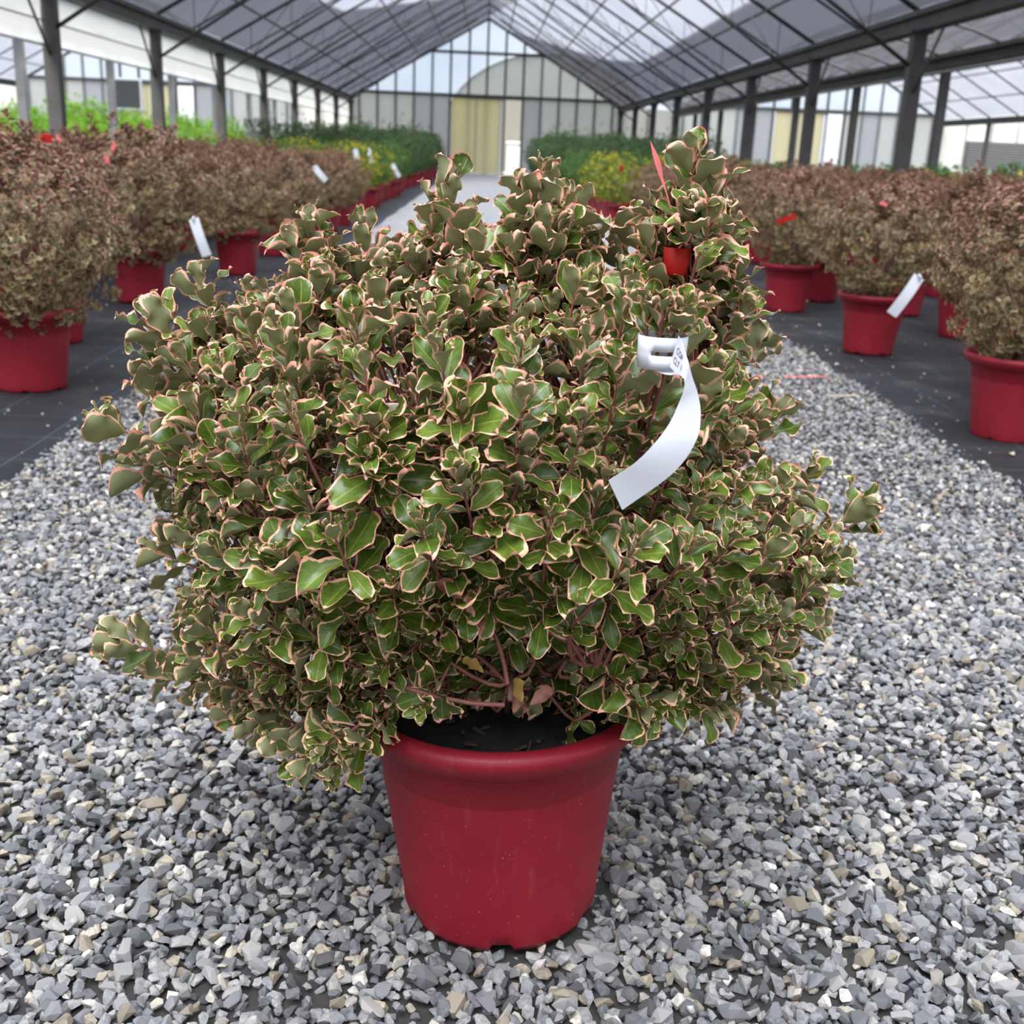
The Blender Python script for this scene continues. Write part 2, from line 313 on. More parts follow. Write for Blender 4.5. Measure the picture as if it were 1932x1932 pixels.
# ================================================================== STRUCTURE
XL, XR = -1.42, 1.83                # the two edges of the gravel path
HW, RIDGE, GUT = 5.9, 6.37, 2.80    # half span, ridge height, gutter height
YF = 52.8                           # far end wall
PY = [16.75+5.15*k for k in range(-6, 8)]   # post frames
Y0 = PY[0]
# floor: gravel bed, then the ground fabric on both sides
floor = MB().add([(XL-0.1, -16, 0), (XR+0.1, -16, 0), (XR+0.1, 58, 0), (XL-0.1, 58, 0)], [(0, 1, 2, 3)]).build('floor', M['bed'])
tag(floor, 'grey crushed stone path running down the middle of the greenhouse', 'floor', kind='structure')
def fabric(x0, x1, label, seed):
    r = np.random.default_rng(seed)
    sgn = 1 if x0 < x1 else -1
    xs = x0 + sgn*np.concatenate([[0, 0.02, 0.06], np.linspace(0.15, abs(x1-x0), 40)]); ys = np.concatenate([np.linspace(-16, 2, 8), np.linspace(2.3, 14, 110), np.linspace(15, 53, 30)])
    X, Y = np.meshgrid(xs, ys); Z = 0.016 + 0.004*np.sin(X*3.1+Y*1.7) + 0.003*np.sin(Y*5.3+X*2)
    edge = np.abs(X-x0) < 1e-6
    X = X + np.where(np.abs(X-x0) < 0.07, 0.022*np.sin(Y*2.3+seed)+0.012*np.sin(Y*7.1), 0); Z = np.where(edge, 0.004, Z)
    n, m = len(xs), len(ys); idx = np.arange(n*m).reshape(m, n)
    q = np.stack([idx[:-1, :-1], idx[:-1, 1:], idx[1:, 1:], idx[1:, :-1]], -1).reshape(-1, 4)
    if sgn < 0: q = q[:, ::-1]
    o = obj('floor_fabric', mesh_np('floor_fabric', np.stack([X, Y, Z], -1).reshape(-1, 3), q, [M['fabric']]))
    return tag(o, label, 'ground fabric', kind='structure')
fabric(XL, -34, 'black woven ground fabric left of the gravel path', 1)
fabric(XR, 36, 'black woven ground fabric right of the gravel path', 2)
gout = MB().add([(-120, 53, -0.03), (120, 53, -0.03), (120, 160, -0.03), (-120, 160, -0.03)], [(0, 1, 2, 3)]).build('ground_outside', plain('outside_ground', (0.22, 0.21, 0.18), 0.9, 0.3, 0.5))
tag(gout, 'pale ground outside beyond the end wall', 'ground', kind='structure')

frame = tag(empty('greenhouse_frame'), 'dark steel posts, gutters and roof trusses of the greenhouse', 'greenhouse frame', kind='structure')
post_me = MB().box(-0.095, 0.095, -0.09, 0.09, 0, GUT).add([(-0.16, -0.13, GUT-0.02), (0.16, -0.13, GUT-0.02), (0.16, 0.13, GUT-0.02), (-0.16, 0.13, GUT-0.02), (-0.16, -0.13, GUT+0.02), (0.16, -0.13, GUT+0.02), (0.16, 0.13, GUT+0.02), (-0.16, 0.13, GUT+0.02)], [(3, 2, 1, 0), (4, 5, 6, 7), (0, 1, 5, 4), (1, 2, 6, 5), (2, 3, 7, 6), (3, 0, 4, 7)]).mesh('post', M['steel'])
post2_me = MB().box(-0.075, 0.075, -0.075, 0.075, 0, GUT).mesh('post', M['galv'])
post2d_me = MB().box(-0.075, 0.075, -0.075, 0.075, 0, GUT).mesh('post', M['steel'])
for y in PY:
    for s in (-1, 1):
        obj('post', post_me, frame, (s*HW, y, 0))
for y in PY[5:]:
    obj('post', post2_me, frame, (-8.3, y, 0)); obj('post', post2d_me, frame, (8.3, y, 0))
    if y > 30: obj('post', post2d_me, frame, (-20.1, y, 0)); obj('post', post2d_me, frame, (20.1, y, 0))
for x, m_, zz in ((-HW, 'steel', 0), (HW, 'steel', 0), (-8.3, 'galv', -0.05), (8.3, 'steel', -0.05), (-20.1, 'steel', 0), (20.1, 'steel', 0)):
    L_ = YF - Y0
    mb = MB().box(-0.11, 0.11, 0, L_, GUT+zz, GUT+zz+0.24).box(-0.19, -0.11, 0, L_, GUT+zz+0.17, GUT+zz+0.24).box(0.11, 0.19, 0, L_, GUT+zz+0.17, GUT+zz+0.24)
    o = mb.build('gutter_beam', M[m_], frame); o.location = (x, Y0, 0)
# pipe rail under the second gutter line on the right and knee pipes over the side aisle
MB().tube([(8.15, Y0, GUT-0.12), (8.15, YF, GUT-0.12)], 0.03, 8).build('rail_pipe', M['galv'], frame, True)
arch_me = MB().tube([(HW+0.1+2.2*t, 0, GUT+0.15+0.28*math.sin(PI*t)) for t in np.linspace(0, 1, 9)], 0.025, 6).mesh('aisle_bow', M['galv'], True)
for y in np.arange(PY[4], YF, 2.575): obj('aisle_bow', arch_me, frame, (0, y, 0))
# trussed rafters
def slope_pt(s, t, dz=0.0, cx=0.0): return (cx+s*HW*(1-t), 0, GUT+0.24+(RIDGE-GUT-0.24)*t+dz)
for s in (-1, 1):
    raf = MB().tube([slope_pt(s, 0), slope_pt(s, 1)], 0.034, 6).mesh('rafter', M['steel'], True)
    mid = MB().tube([slope_pt(s, 0), slope_pt(s, 1)], 0.020, 6).mesh('rafter', M['steel'], True)
    cho = MB().tube([slope_pt(s, 0.0, -0.72), slope_pt(s, 0.93, -0.30)], 0.028, 6).mesh('truss_chord', M['steel'], True)
    for i, y in enumerate(PY):
        if y > YF-1: continue
        obj('rafter', raf, frame, (0, y, 0)); obj('rafter', mid, frame, (0, y+2.575, 0))
        if i >= 4:
            obj('truss_chord', cho, frame, (0, y, 0))
            for j, t in enumerate((0.12, 0.27, 0.42, 0.57, 0.72, 0.87)):
                a = np.array(slope_pt(s, t)); b = np.array(slope_pt(s, t, -0.72+0.45*t)); c = np.array(slope_pt(s, min(t+0.15, 0.95), 0))
                key = 'strut_%d_%d' % (s, j)
                if key not in bpy.data.meshes: MB().tube([a, b, c], 0.011, 5).mesh(key, M['rod'], True)
                obj('truss_strut', bpy.data.meshes[key], frame, (0, y, 0))
    for t in (0.17, 0.34, 0.51, 0.68, 0.85):
        a, b = np.array(slope_pt(s, t, -0.03)), np.array(slope_pt(s, t, -0.03)); a[1] = Y0; b[1] = YF
        MB().tube([a, b], 0.026, 6).build('purlin', M['steel'], frame, True)
    # gutter-to-post braces along the house
    br = MB().tube([(s*HW, -0.9, GUT), (s*HW, 0, GUT-0.85)], 0.022, 6).mesh('knee_brace', M['rod'], True)
    for y in PY[4:]: obj('knee_brace', br, frame, (0, y, 0))
MB().tube([(0, Y0, RIDGE), (0, YF, RIDGE)], 0.035, 6).build('ridge_tube', M['steel'], frame, True)
# houses beside: rafters and purlins
for cx in (-14.2, 14.2):
    for s in (-1, 1):
        raf = MB().tube([slope_pt(s, 0), slope_pt(s, 1)], 0.03, 5).mesh('rafter', M['steel'], True)
        for y in np.arange(PY[5], YF-1, 2.575): obj('rafter', raf, frame, (cx, y, 0))
        for t in (0.2, 0.4, 0.6, 0.8):
            a = np.array(slope_pt(s, t, -0.03, cx)); b = a.copy(); a[1] = PY[5]; b[1] = YF
            MB().tube([a, b], 0.025, 5).build('purlin', M['steel'], frame, True)

# roof covering: a panel for each bay and slope, shade net over the eaves strip
ceil = tag(empty('ceiling'), 'grey-blue translucent plastic roof on steel bows', 'roof', kind='structure')
def quad_mesh(name, P4, mat): return MB().add(P4, [(0, 1, 2, 3)]).mesh(name, mat)
def sl(s, t, y, dz=0.05, cx=0):
    p = slope_pt(s, t, dz, cx); return (p[0], y, p[2])
for s in (-1, 1):
    for i in range(len(PY)-1):
        a, b = PY[i], PY[i+1]
        obj('roof_panel', quad_mesh('roof_panel', [sl(s, 0, a), sl(s, 1, a), sl(s, 1, b), sl(s, 0, b)], M['roof']), ceil)
        if i >= 4:
            base_t = 0.30 if s < 0 else 0.20; ys_ = 31.0 if s < 0 else 40.0
            t0 = base_t+0.05*max(0, a-ys_); tt = base_t+0.05*max(0, b-ys_)
            n = 6
            V = []; Fs = []
            for j in range(n+1):
                y = a+(b-a)*j/n; tj = t0+(tt-t0)*j/n 
                V += [sl(s, 0, y, 0.09), sl(s, tj, y, 0.09)]
                if j: Fs.append((2*j-2, 2*j-1, 2*j+1, 2*j))
            MB().add(V, Fs).build('shade_net', M['net'], ceil)
    for cx in (-14.2, 14.2):
        for i in range(5, len(PY)-1):
            a, b = PY[i], PY[i+1]
            obj('roof_panel', quad_mesh('roof_panel', [sl(s, 0, a, 0.05, cx), sl(s, 1, a, 0.05, cx), sl(s, 1, b, 0.05, cx), sl(s, 0, b, 0.05, cx)], M['roof']), ceil)
    x0, x1 = s*(HW+0.1), s*8.25                       # dark net roof over the aisle between two houses
    for i in range(4, len(PY)-1):
        V = []; Fs = []
        for j in range(7):
            t = j/6; V += [(x0+(x1-x0)*t, PY[i], GUT+0.22+0.28*math.sin(PI*t)), (x0+(x1-x0)*t, PY[i+1], GUT+0.22+0.28*math.sin(PI*t))]
            if j: Fs.append((2*j-2, 2*j-1, 2*j+1, 2*j))
        MB().add(V, Fs).build('shade_net', M['net'], ceil) if s > 0 else None

# left side: rolled white curtain in each bay, hanging from the gutter
wl = tag(empty('wall_left'), 'row of white plastic curtains hanging from the left gutter', 'curtain wall', kind='structure')
for i in range(3, len(PY)-1):
    a, b = PY[i]+0.12, PY[i+1]-0.12
    V = []; Fs = []; n = 10
    for j in range(n+1):
        y = a+(b-a)*j/n; dx = 0.02*math.sin(j*1.9+i)
        V += [(-HW-0.06, y, GUT+0.03), (-HW-0.06+dx, y, GUT-0.36), (-HW-0.06, y, GUT-0.66)]
        if j: q = 3*j; Fs += [(q-3, q-2, q+1, q), (q-2, q-1, q+2, q+1)]
    o = MB().add(V, Fs).build('curtain_panel', M['curtain'], wl, True)
    MB().tube([(-HW-0.06, a, GUT-0.66), (-HW-0.06, b, GUT-0.66)], 0.022, 6).build('roll_tube', M['white'], o, True)
    MB().tube([(-HW-0.035, a, GUT-0.36), (-HW-0.035, b, GUT-0.36)], 0.012, 6).build('seam_tube', M['galv'], o, True)

# far end walls of the three houses
wb = tag(empty('wall_back'), 'glazed end wall with dark mullions at the far end', 'end wall', kind='structure')
TIE, TIE2 = 3.24, 4.98
def roofz(dx): return GUT+0.24+(RIDGE-GUT-0.24)*(1-min(1, abs(dx)/HW))
def gable(cx, r):
    xs = [cx+0.79*k for k in range(-7, 8)]; xs = [cx-HW]+xs+[cx+HW]
    for x in xs[1:-1]:
        MB().box(x-0.045, x+0.045, YF-0.06, YF+0.06, 0, roofz(x-cx)).build('mullion', M['galv'] if abs(x-cx) > 1.7 else M['steel'], wb)
    for z, hw_ in ((TIE, HW-0.4), (TIE2, HW*(1-(TIE2-GUT-0.24)/(RIDGE-GUT-0.24)))):
        MB().box(cx-hw_, cx+hw_, YF-0.09, YF+0.05, z-0.055, z+0.055).build('tie_beam', M['steel'], wb)
    for s in (-1, 1):
        MB().tube([(cx+s*HW, YF, GUT+0.24), (cx, YF, RIDGE)], 0.06, 6).build('gable_rafter', M['steel'], wb, True)
    for i in range(len(xs)-1):
        a, b = xs[i]+0.03, xs[i+1]-0.03; za, zb = roofz(a-cx), roofz(b-cx)
        def pane(name, mat, lo, hia, hib):
            if max(hia, hib)-lo < 0.05: return
            hia, hib = max(hia, lo+0.01), max(hib, lo+0.01)
            V = [(a, YF-0.006, lo), (b, YF-0.006, lo), (b, YF-0.006, hib), (a, YF-0.006, hia), (a, YF+0.006, lo), (b, YF+0.006, lo), (b, YF+0.006, hib), (a, YF+0.006, hia)]
            MB().add(V, [(0, 1, 2, 3), (7, 6, 5, 4), (0, 4, 5, 1), (1, 5, 6, 2), (2, 6, 7, 3), (3, 7, 4, 0)]).build(name, M[mat], wb)
        mxm = (a+b)/2-cx
        if -1.6 < mxm < 1.3 : continue_door = True
        else:
            low = 'frost' if (abs(mxm) > 3.2) else ('greypane' if r.random() < 0.75 else 'frost')
            pane('pane', low, 0.02, min(TIE, za), min(TIE, zb))
        if max(za, zb) > TIE: pane('pane', 'clear', TIE, min(TIE2, za), min(TIE2, zb))
        if max(za, zb) > TIE2: pane('pane', 'clear', TIE2, za, zb)
rg = random.Random(3)
for cx in (-14.2, 0.0, 14.2): gable(cx, rg)
def doorset(cx, n, lab):
    d = tag(empty('door_%d' % n, (cx, YF, 0)), lab, 'door', kind='structure')
    MB().box(-1.50, -0.44, -0.16, -0.10, 0.03, TIE-0.1).build('door_leaf', M['beige'], d)
    MB().box(-0.44, 0.62, -0.17, -0.11, 0.03, TIE-0.1).build('door_leaf', M['beige'], d)
    MB().box(-0.46, -0.42, -0.19, -0.17, 0.03, TIE-0.1).build('door_strip', plain('door_joint', (0.42, 0.40, 0.30), 0.6), d)
    MB().box(0.62, 0.72, -0.18, -0.06, 0, TIE-0.05).build('door_post', M['white'], d)
    MB().box(-1.6, 1.65, -0.22, -0.18, TIE-0.12, TIE-0.04).build('door_rail', M['steel'], d)
doorset(0.0, 1, 'beige sliding double door standing half open in the far end wall')
doorset(14.2, 2, 'beige sliding door in the end wall of the house on the right')
doorset(-14.2, 3, 'beige sliding door in the end wall of the house on the left')
# plain panels closing the wall between and beyond the houses
for x0, x1 in ((-8.25, -5.95), (5.95, 8.25), (-33, -20.15), (20.15, 34)):
    n = max(1, round(abs(x1-x0)/1.15)); dx = (x1-x0)/n
    for k in range(n):
        MB().box(x0+dx*k+0.02, x0+dx*(k+1)-0.02, YF-0.01, YF+0.01, 0.02, GUT+0.2).build('pane', M['frost'], wb)
        MB().box(x0+dx*k-0.03, x0+dx*k+0.03, YF-0.06, YF+0.06, 0, GUT+0.25).build('mullion', M['galv'], wb)
fan = tag(empty('ventilation_fan', (-15.45, YF-0.25, 2.1)), 'square dark louvred fan in a white frame on the left end wall', 'fan')
MB().box(-0.62, 0.62, 0, 0.2, -0.05, 1.25).build('fan_frame', M['white'], fan)
for k in range(9): MB().add([(-0.54, -0.02, 0.05+0.127*k), (0.54, -0.02, 0.05+0.127*k), (0.54, -0.08, 0.02+0.127*k+0.09), (-0.54, -0.08, 0.02+0.127*k+0.09), (-0.54, 0.0, 0.05+0.127*k), (0.54, 0.0, 0.05+0.127*k), (0.54, 0.0, 0.15+0.127*k), (-0.54, 0.0, 0.15+0.127*k)], [(0, 1, 2, 3), (3, 2, 6, 7), (0, 4, 5, 1)]).build('louvre_slat', M['dark'], fan)
vent = tag(empty('cooling_vent', (23.3, YF-0.2, 1.15)), 'long dark slatted vent low on the right end wall', 'vent')
MB().box(-1.95, 1.95, 0, 0.15, 0, 1.1).build('vent_frame', M['dark'], vent)
for k in range(10): MB().box(-1.9, 1.9, -0.05, 0.0, 0.03+0.107*k, 0.09+0.107*k).build('vent_slat', plain('vent_slat_grey', (0.09, 0.095, 0.10), 0.6) if k == 0 else bpy.data.materials['vent_slat_grey'], vent)
# plastic tunnel standing outside behind the end wall, and a low white tank by the open door
tn = tag(empty('plastic_tunnel', (3.2, 62, 0)), 'grey arched plastic tunnel standing outside behind the end wall', 'greenhouse')
def arch(r0, y0, y1, n=20):
    V = []; Fs = []
    for j in range(n+1):
        a = PI*j/n; x, z = -r0*math.cos(a), 5.8*math.sin(a)**0.7; V += [(x, y0, z), (x, y1, z)]
        if j: Fs.append((2*j-2, 2*j-1, 2*j+1, 2*j))
    return V, Fs
V, Fs = arch(5.6, 0, 26); MB().add(V, Fs).build('tunnel_skin', plain('tunnel_film', (0.10, 0.102, 0.102), 0.6, 0.2, 0.6), tn, True)
V, Fs = arch(5.55, 0.02, 0.03); MB().add([v for v in V[::2]], [tuple(range(len(V)//2))]).build('tunnel_end', plain('tunnel_end_film', (0.12, 0.118, 0.10), 0.6, 0.15, 0.7), tn)
for k in range(4): V, Fs = arch(5.62, 0, 1); MB().tube([(v[0], k*5.0-0.05, v[2]) for v in V[::2]], 0.04, 5).build('tunnel_hoop', M['galv'], tn, True)
tk = tag(empty('white_crate', (1.75, 56.5, 0)), 'low white bin standing outside the open end door', 'bin')
MB().box(-0.7, 0.7, -0.5, 0.5, 0, 1.35).build('bin_body', M['white'], tk); MB().box(-0.75, 0.75, -0.55, 0.55, 1.35, 1.45).build('bin_lid', M['white'], tk)

# ================================================================== GRAVEL
def stone_protos(n, npts, r):
    out = []
    for k in range(n):
        P = r.normal(size=(npts, 3)); P /= np.linalg.norm(P, axis=1)[:, None]
        P *= np.array([0.5, 0.5*r.uniform(0.62, 0.9), 0.5*r.uniform(0.45, 0.75)])*r.uniform(0.86, 1.05, (npts, 1))
        bm = bmesh.new()
        for p in P: bm.verts.new(p)
        res = bmesh.ops.convex_hull(bm, input=bm.verts)
        bmesh.ops.delete(bm, geom=[v for v in bm.verts if not v.link_faces], context='VERTS')
        bmesh.ops.recalc_face_normals(bm, faces=bm.faces); bm.verts.index_update()
        out.append((np.array([v.co[:] for v in bm.verts]), np.array([[v.index for v in f.verts] for f in bm.faces]))); bm.free()
    return out
def rotmats(n, r, tilt=0.5):
    a = r.uniform(0, 2*PI, n); b = r.normal(0, tilt, n); c = r.normal(0, tilt, n)
    ca, sa, cb, sb, cc, s2 = np.cos(a), np.sin(a), np.cos(b), np.sin(b), np.cos(c), np.sin(c); z = np.zeros(n); o = np.ones(n)
    Rz = np.stack([ca, -sa, z, sa, ca, z, z, z, o], 1).reshape(-1, 3, 3); Rx = np.stack([o, z, z, z, cb, -sb, z, sb, cb], 1).reshape(-1, 3, 3); Ry = np.stack([cc, z, s2, z, o, z, -s2, z, cc], 1).reshape(-1, 3, 3)
    return Rz@Rx@Ry
POTC = np.array([0.055, 1.41])
def scatter(y0, y1, sp, r, top=0.45):
    out = []
    rows = int((y1-y0)/(sp*0.866))+1
    for i in range(rows):
        y = y0+i*sp*0.866; hw = 0.52*y+0.42
        a, b = max(XL-0.03, -hw+0.03), min(XR+0.03, hw+0.07)
        x = np.arange(a+(i % 2)*sp/2, b, sp)
        out.append(np.stack([x, np.full(len(x), y), np.zeros(len(x))], 1))
        k = r.random(len(x)) < top
        out.append(np.stack([x[k]+sp*0.5, np.full(k.sum(), y+sp*0.3), np.ones(k.sum())], 1))
    P = np.concatenate(out); P[:, :2] += r.uniform(-0.42, 0.42, (len(P), 2))*sp
    d = np.hypot(P[:, 0]-POTC[0], P[:, 1]-POTC[1]); P = P[(d > 0.125)]
    return P
rs = np.random.default_rng(11)
def stone_rnd(r, n):
    v = r.beta(1.6, 1.6, n)*0.72; k = r.random(n); v = np.where(k < 0.13, r.uniform(0.74, 0.93, n), v); v = np.where(k > 0.968, r.uniform(0.93, 1.0, n), v); return v
def place(P, protos, smin, smax, r, zl):
    n = len(P); S = smin*np.exp(r.beta(1.6, 3.0, n)*math.log(smax/smin)*1.15); R = rotmats(n, r)*S[:, None, None]
    pos = P.copy(); pos[:, 2] = np.where(P[:, 2] > 0, zl*1.6, zl*0.4)+r.normal(0, zl*0.18, n)+S*0.12
    d = np.hypot(P[:, 0]-POTC[0], P[:, 1]-POTC[1]); pos[:, 2] -= np.where(d < 0.165, 0.010, 0)
    return pos, R, S, r.integers(0, len(protos), n), stone_rnd(r, n)
def merge_stones(name, sets, parent):
    VV, FF, AA = [], [], []; base = 0
    for pos, R, S, pi, rn, protos in sets:
        for k, (pv, pf) in enumerate(protos):
            ii = np.nonzero(pi == k)[0]
            if not len(ii): continue
            V = np.einsum('nij,vj->nvi', R[ii], pv)+pos[ii][:, None, :]
            Fq = pf[None]+(base+np.arange(len(ii))*len(pv))[:, None, None]
            VV.append(V.reshape(-1, 3)); FF.append(Fq.reshape(-1, 3)); AA.append(np.repeat(rn[ii], len(pv))); base += len(ii)*len(pv)
    o = obj(name, mesh_np(name, np.concatenate(VV), np.concatenate(FF), [M['stone']], False, {'rnd': np.concatenate(AA)}), parent)
    return o
prot_hi = stone_protos(60, 15, rs); prot_lo = stone_protos(24, 9, rs)
near = place(scatter(0.95, 3.3, 0.0215, rs, 0.7), prot_hi, 0.0165, 0.046, rs, 0.0065)
far = place(scatter(3.3, 9.0, 0.0275, rs, 0.45), prot_lo, 0.021, 0.046, rs, 0.0065)
# the 300 stones that show largest become single stones of the path
pos, R, S, pi, rn = near
px, py, wd = proj(pos); vis = (px > 5) & (px < 1927) & (py > 30) & (py < 1925) & (pos[:, 2] > 0.006) & (np.hypot(pos[:, 0]-POTC[0], pos[:, 1]-POTC[1]) > 0.16)
big = np.argsort(-(S/wd)*np.where(vis, 1, 0))[:300]
smes = []
for k, (pv, pf) in enumerate(prot_hi):
    smes.append(mesh_np('stone', pv, pf, [M['stone']], False, {'rnd': np.full(len(pv), stone_rnd(rs, 1)[0])}))
for i in big:
    o = obj('stone', smes[pi[i]], floor)
    o.matrix_local = Matrix(np.vstack([np.hstack([R[i], pos[i][:, None]]), [0, 0, 0, 1]]).tolist())
keep = np.ones(len(pos), bool); keep[big] = False
# a few stones kicked onto the fabric
sp_n = 260; sx = np.where(rs.random(sp_n) < 0.5, XL-0.03-rs.exponential(0.22, sp_n), XR+0.03+rs.exponential(0.22, sp_n))
spill = place(np.stack([sx, rs.uniform(3.0, 9.5, sp_n), np.zeros(sp_n)], 1), prot_lo, 0.010, 0.026, rs, 0.006); spill[0][:, 2] += 0.018
gv = merge_stones('gravel', [(pos[keep], R[keep], S[keep], pi[keep], rn[keep], prot_hi), (*far, prot_lo), (*spill, prot_lo)], floor)
tag(gv, 'loose grey angular gravel', kind='stuff')

# ================================================================== LEAVES AND SHOOTS
def leaf_proto(r, us, vs, wratio, bend, wave, nwave, cup, pink, rnd, twist=0.0):
    us = np.asarray(us); vs = np.asarray(vs)
    def wprof(v): return 0.035*(1-v) + (np.clip(v, 0, 1)**0.95)*(np.clip(1-v, 0, 1)**0.56)/0.395
    U, Vv = np.meshgrid(us, vs)
    ph1, ph2 = r.uniform(0, 2*PI, 2)
    side = np.where(U < 0, ph1, ph2)
    lob = 1+0.06*np.sin(2*PI*nwave*Vv+side+1.0)*np.abs(U)**2
    W = wprof(Vv)*wratio*0.5*lob
    x = U*W; y = Vv.copy()
    z = -bend*Vv**2 + cup*(U**2)*W*2.0 + wave*np.abs(U)**2.2*np.sin(2*PI*nwave*Vv+side)*np.minimum(1, Vv*2.2)
    y = y - 0.35*bend*bend*Vv**3
    z = z + twist*x*Vv
    dist = np.minimum((1-np.abs(U))*np.maximum(wprof(Vv), 0.45)*wratio*0.5, (1-Vv)*0.9)
    edge = np.clip(1-dist/(0.42*wratio*0.5), 0, 1)
    n, m = len(us), len(vs); idx = np.arange(n*m).reshape(m, n)
    q = np.stack([idx[:-1, :-1], idx[:-1, 1:], idx[1:, 1:], idx[1:, :-1]], -1).reshape(-1, 4)
    Vx = np.stack([x, y, z], -1).reshape(-1, 3)
    luv = np.stack([U, Vv, np.full_like(U, rnd)], -1).reshape(-1, 3); lcol = np.stack([edge, np.full_like(U, pink), np.zeros_like(U)], -1).reshape(-1, 3)
    return Vx, q, luv, lcol
US, VS = [-1, -0.80, -0.42, 0, 0.42, 0.80, 1], [0, 0.12, 0.25, 0.38, 0.50, 0.61, 0.71, 0.80, 0.875, 0.93, 0.97, 0.992, 1.0]
rl = np.random.default_rng(5)
PINKS = (0.18, 0.55, 1.0)
LEAVES = []      # hero prototypes, index = variant*3 + pink level
for vk in range(16):
    wr = rl.uniform(0.50, 0.68); be = rl.uniform(-0.28, 0.36); wa = rl.uniform(0.05, 0.135); nw = rl.uniform(1.2, 2.6); cu = rl.uniform(0.0, 0.45); rn_ = rl.random(); tw = rl.normal(0, 0.3)
    st = rl.integers(1 << 30)
    for pkl in PINKS: LEAVES.append(leaf_proto(np.random.default_rng(st), US, VS, wr, be, wa, nw, cu, pkl, (rn_+pkl) % 1.0, tw))
LOW = []
for vk in range(8):
    st = rl.integers(1 << 30); wr = rl.uniform(0.58, 0.76); be = rl.uniform(0, 0.25); rn_ = rl.random()
    for pkl in PINKS: LOW.append(leaf_proto(np.random.default_rng(st), [-1, 0, 1], [0, 0.35, 0.72, 1.0], wr, be, 0.05, 1.5, 0.35, pkl, rn_))
TINY = []
for vk in range(6):
    for pkl in (0.0, 0.5, 1.0): TINY.append(leaf_proto(rl, [-1, 0, 1], [0, 0.5, 1.0], rl.uniform(0.4, 0.6), 0.1, 0.0, 1, 0.4, pkl, rl.random()))

def unit(v): v = np.asarray(v, float); return v/(np.linalg.norm(v)+1e-12)
def bez(a, b, c, n): t = np.linspace(0, 1, n)[:, None]; return (1-t)**2*a+2*t*(1-t)*b+t*t*c
def shoot(path, r, out, Lmax, nodes, spread=(12, 82), pinkf=None, nvar=16, gap=1.0):
    """leaves in opposite pairs along a twig; path runs base -> tip. Appends (proto, pos, 3x3) to out."""
    seg = np.linalg.norm(np.diff(path, axis=0), axis=1); cum = np.concatenate([[0], np.cumsum(seg)]); tot = cum[-1]
    s = 0.0; phi = r.uniform(0, 2*PI)
    for k in range(nodes):
        if s > tot*0.97: break
        a = tot-s; i = min(np.searchsorted(cum, a, side='right')-1, len(seg)-1); f = (a-cum[i])/max(seg[i], 1e-9)
        p = path[i]+(path[i+1]-path[i])*f; t = unit(path[i+1]-path[i])
        ref = np.array([0, 0, 1.0]) if abs(t[2]) < 0.9 else np.array([1.0, 0, 0])
        e1 = unit(np.cross(t, ref)); e2 = np.cross(t, e1)
        age = min(1, k/4.2)
        Lk = Lmax*(0.22+0.78*age**0.8)*r.uniform(0.78, 1.18)*(1.0 if k < 6 else 0.88)
        th0 = math.radians(spread[0]+(spread[1]-spread[0])*min(1, k/6.5))
        for sd in (0, PI):
            if k > 2 and r.random() < 0.06: continue
            az = phi+sd+r.normal(0, 0.22); th = th0+r.normal(0, 0.17)
            rad = e1*math.cos(az)+e2*math.sin(az)
            d = math.cos(th)*t+math.sin(th)*rad; nn = math.sin(th)*t-math.cos(th)*rad
            x = np.cross(d, nn); ro = r.normal(0, 0.30); x2 = x*math.cos(ro)+nn*math.sin(ro); n2 = np.cross(x2, d)
            Lj = Lk*r.uniform(0.88, 1.1)
            pk = pinkf(p, k, r) if pinkf else r.integers(3)
            out.append((int(r.integers(nvar))*3+int(pk), p+rad*0.0015, np.stack([x2, d, n2], 1)*Lj))
        phi += PI/2+r.normal(0, 0.18)
        s += (0.0030+0.0100*min(1, (k+0.4)/4.5)**1.1)*gap*r.uniform(0.85, 1.15)*(Lmax/0.05)
def leaf_arrays(leaves): return np.array([l[0] for l in leaves]), np.array([l[1] for l in leaves]), np.array([l[2] for l in leaves])
def merge_leaves(name, pi, pos, R, protos, mat):
    VV, FF, A1, A2 = [], [], [], []; base = 0
    for k, (pv, pf, luv, lc) in enumerate(protos):
        ii = np.nonzero(pi == k)[0]
        if not len(ii): continue
        V = np.einsum('nij,vj->nvi', R[ii], pv)+pos[ii][:, None, :]
        VV.append(V.reshape(-1, 3)); FF.append((pf[None]+(base+np.arange(len(ii))*len(pv))[:, None, None]).reshape(-1, 4))
        l3 = np.tile(luv, (len(ii), 1)); l3[:, 2] = np.repeat((luv[0, 2]+ii*0.61803) % 1.0, len(pv)); A1.append(l3); A2.append(np.tile(lc, (len(ii), 1))); base += len(ii)*len(pv)
    return mesh_np(name, np.concatenate(VV), np.concatenate(FF), [mat], True, {'luv': np.concatenate(A1), 'lcol': np.concatenate(A2)})

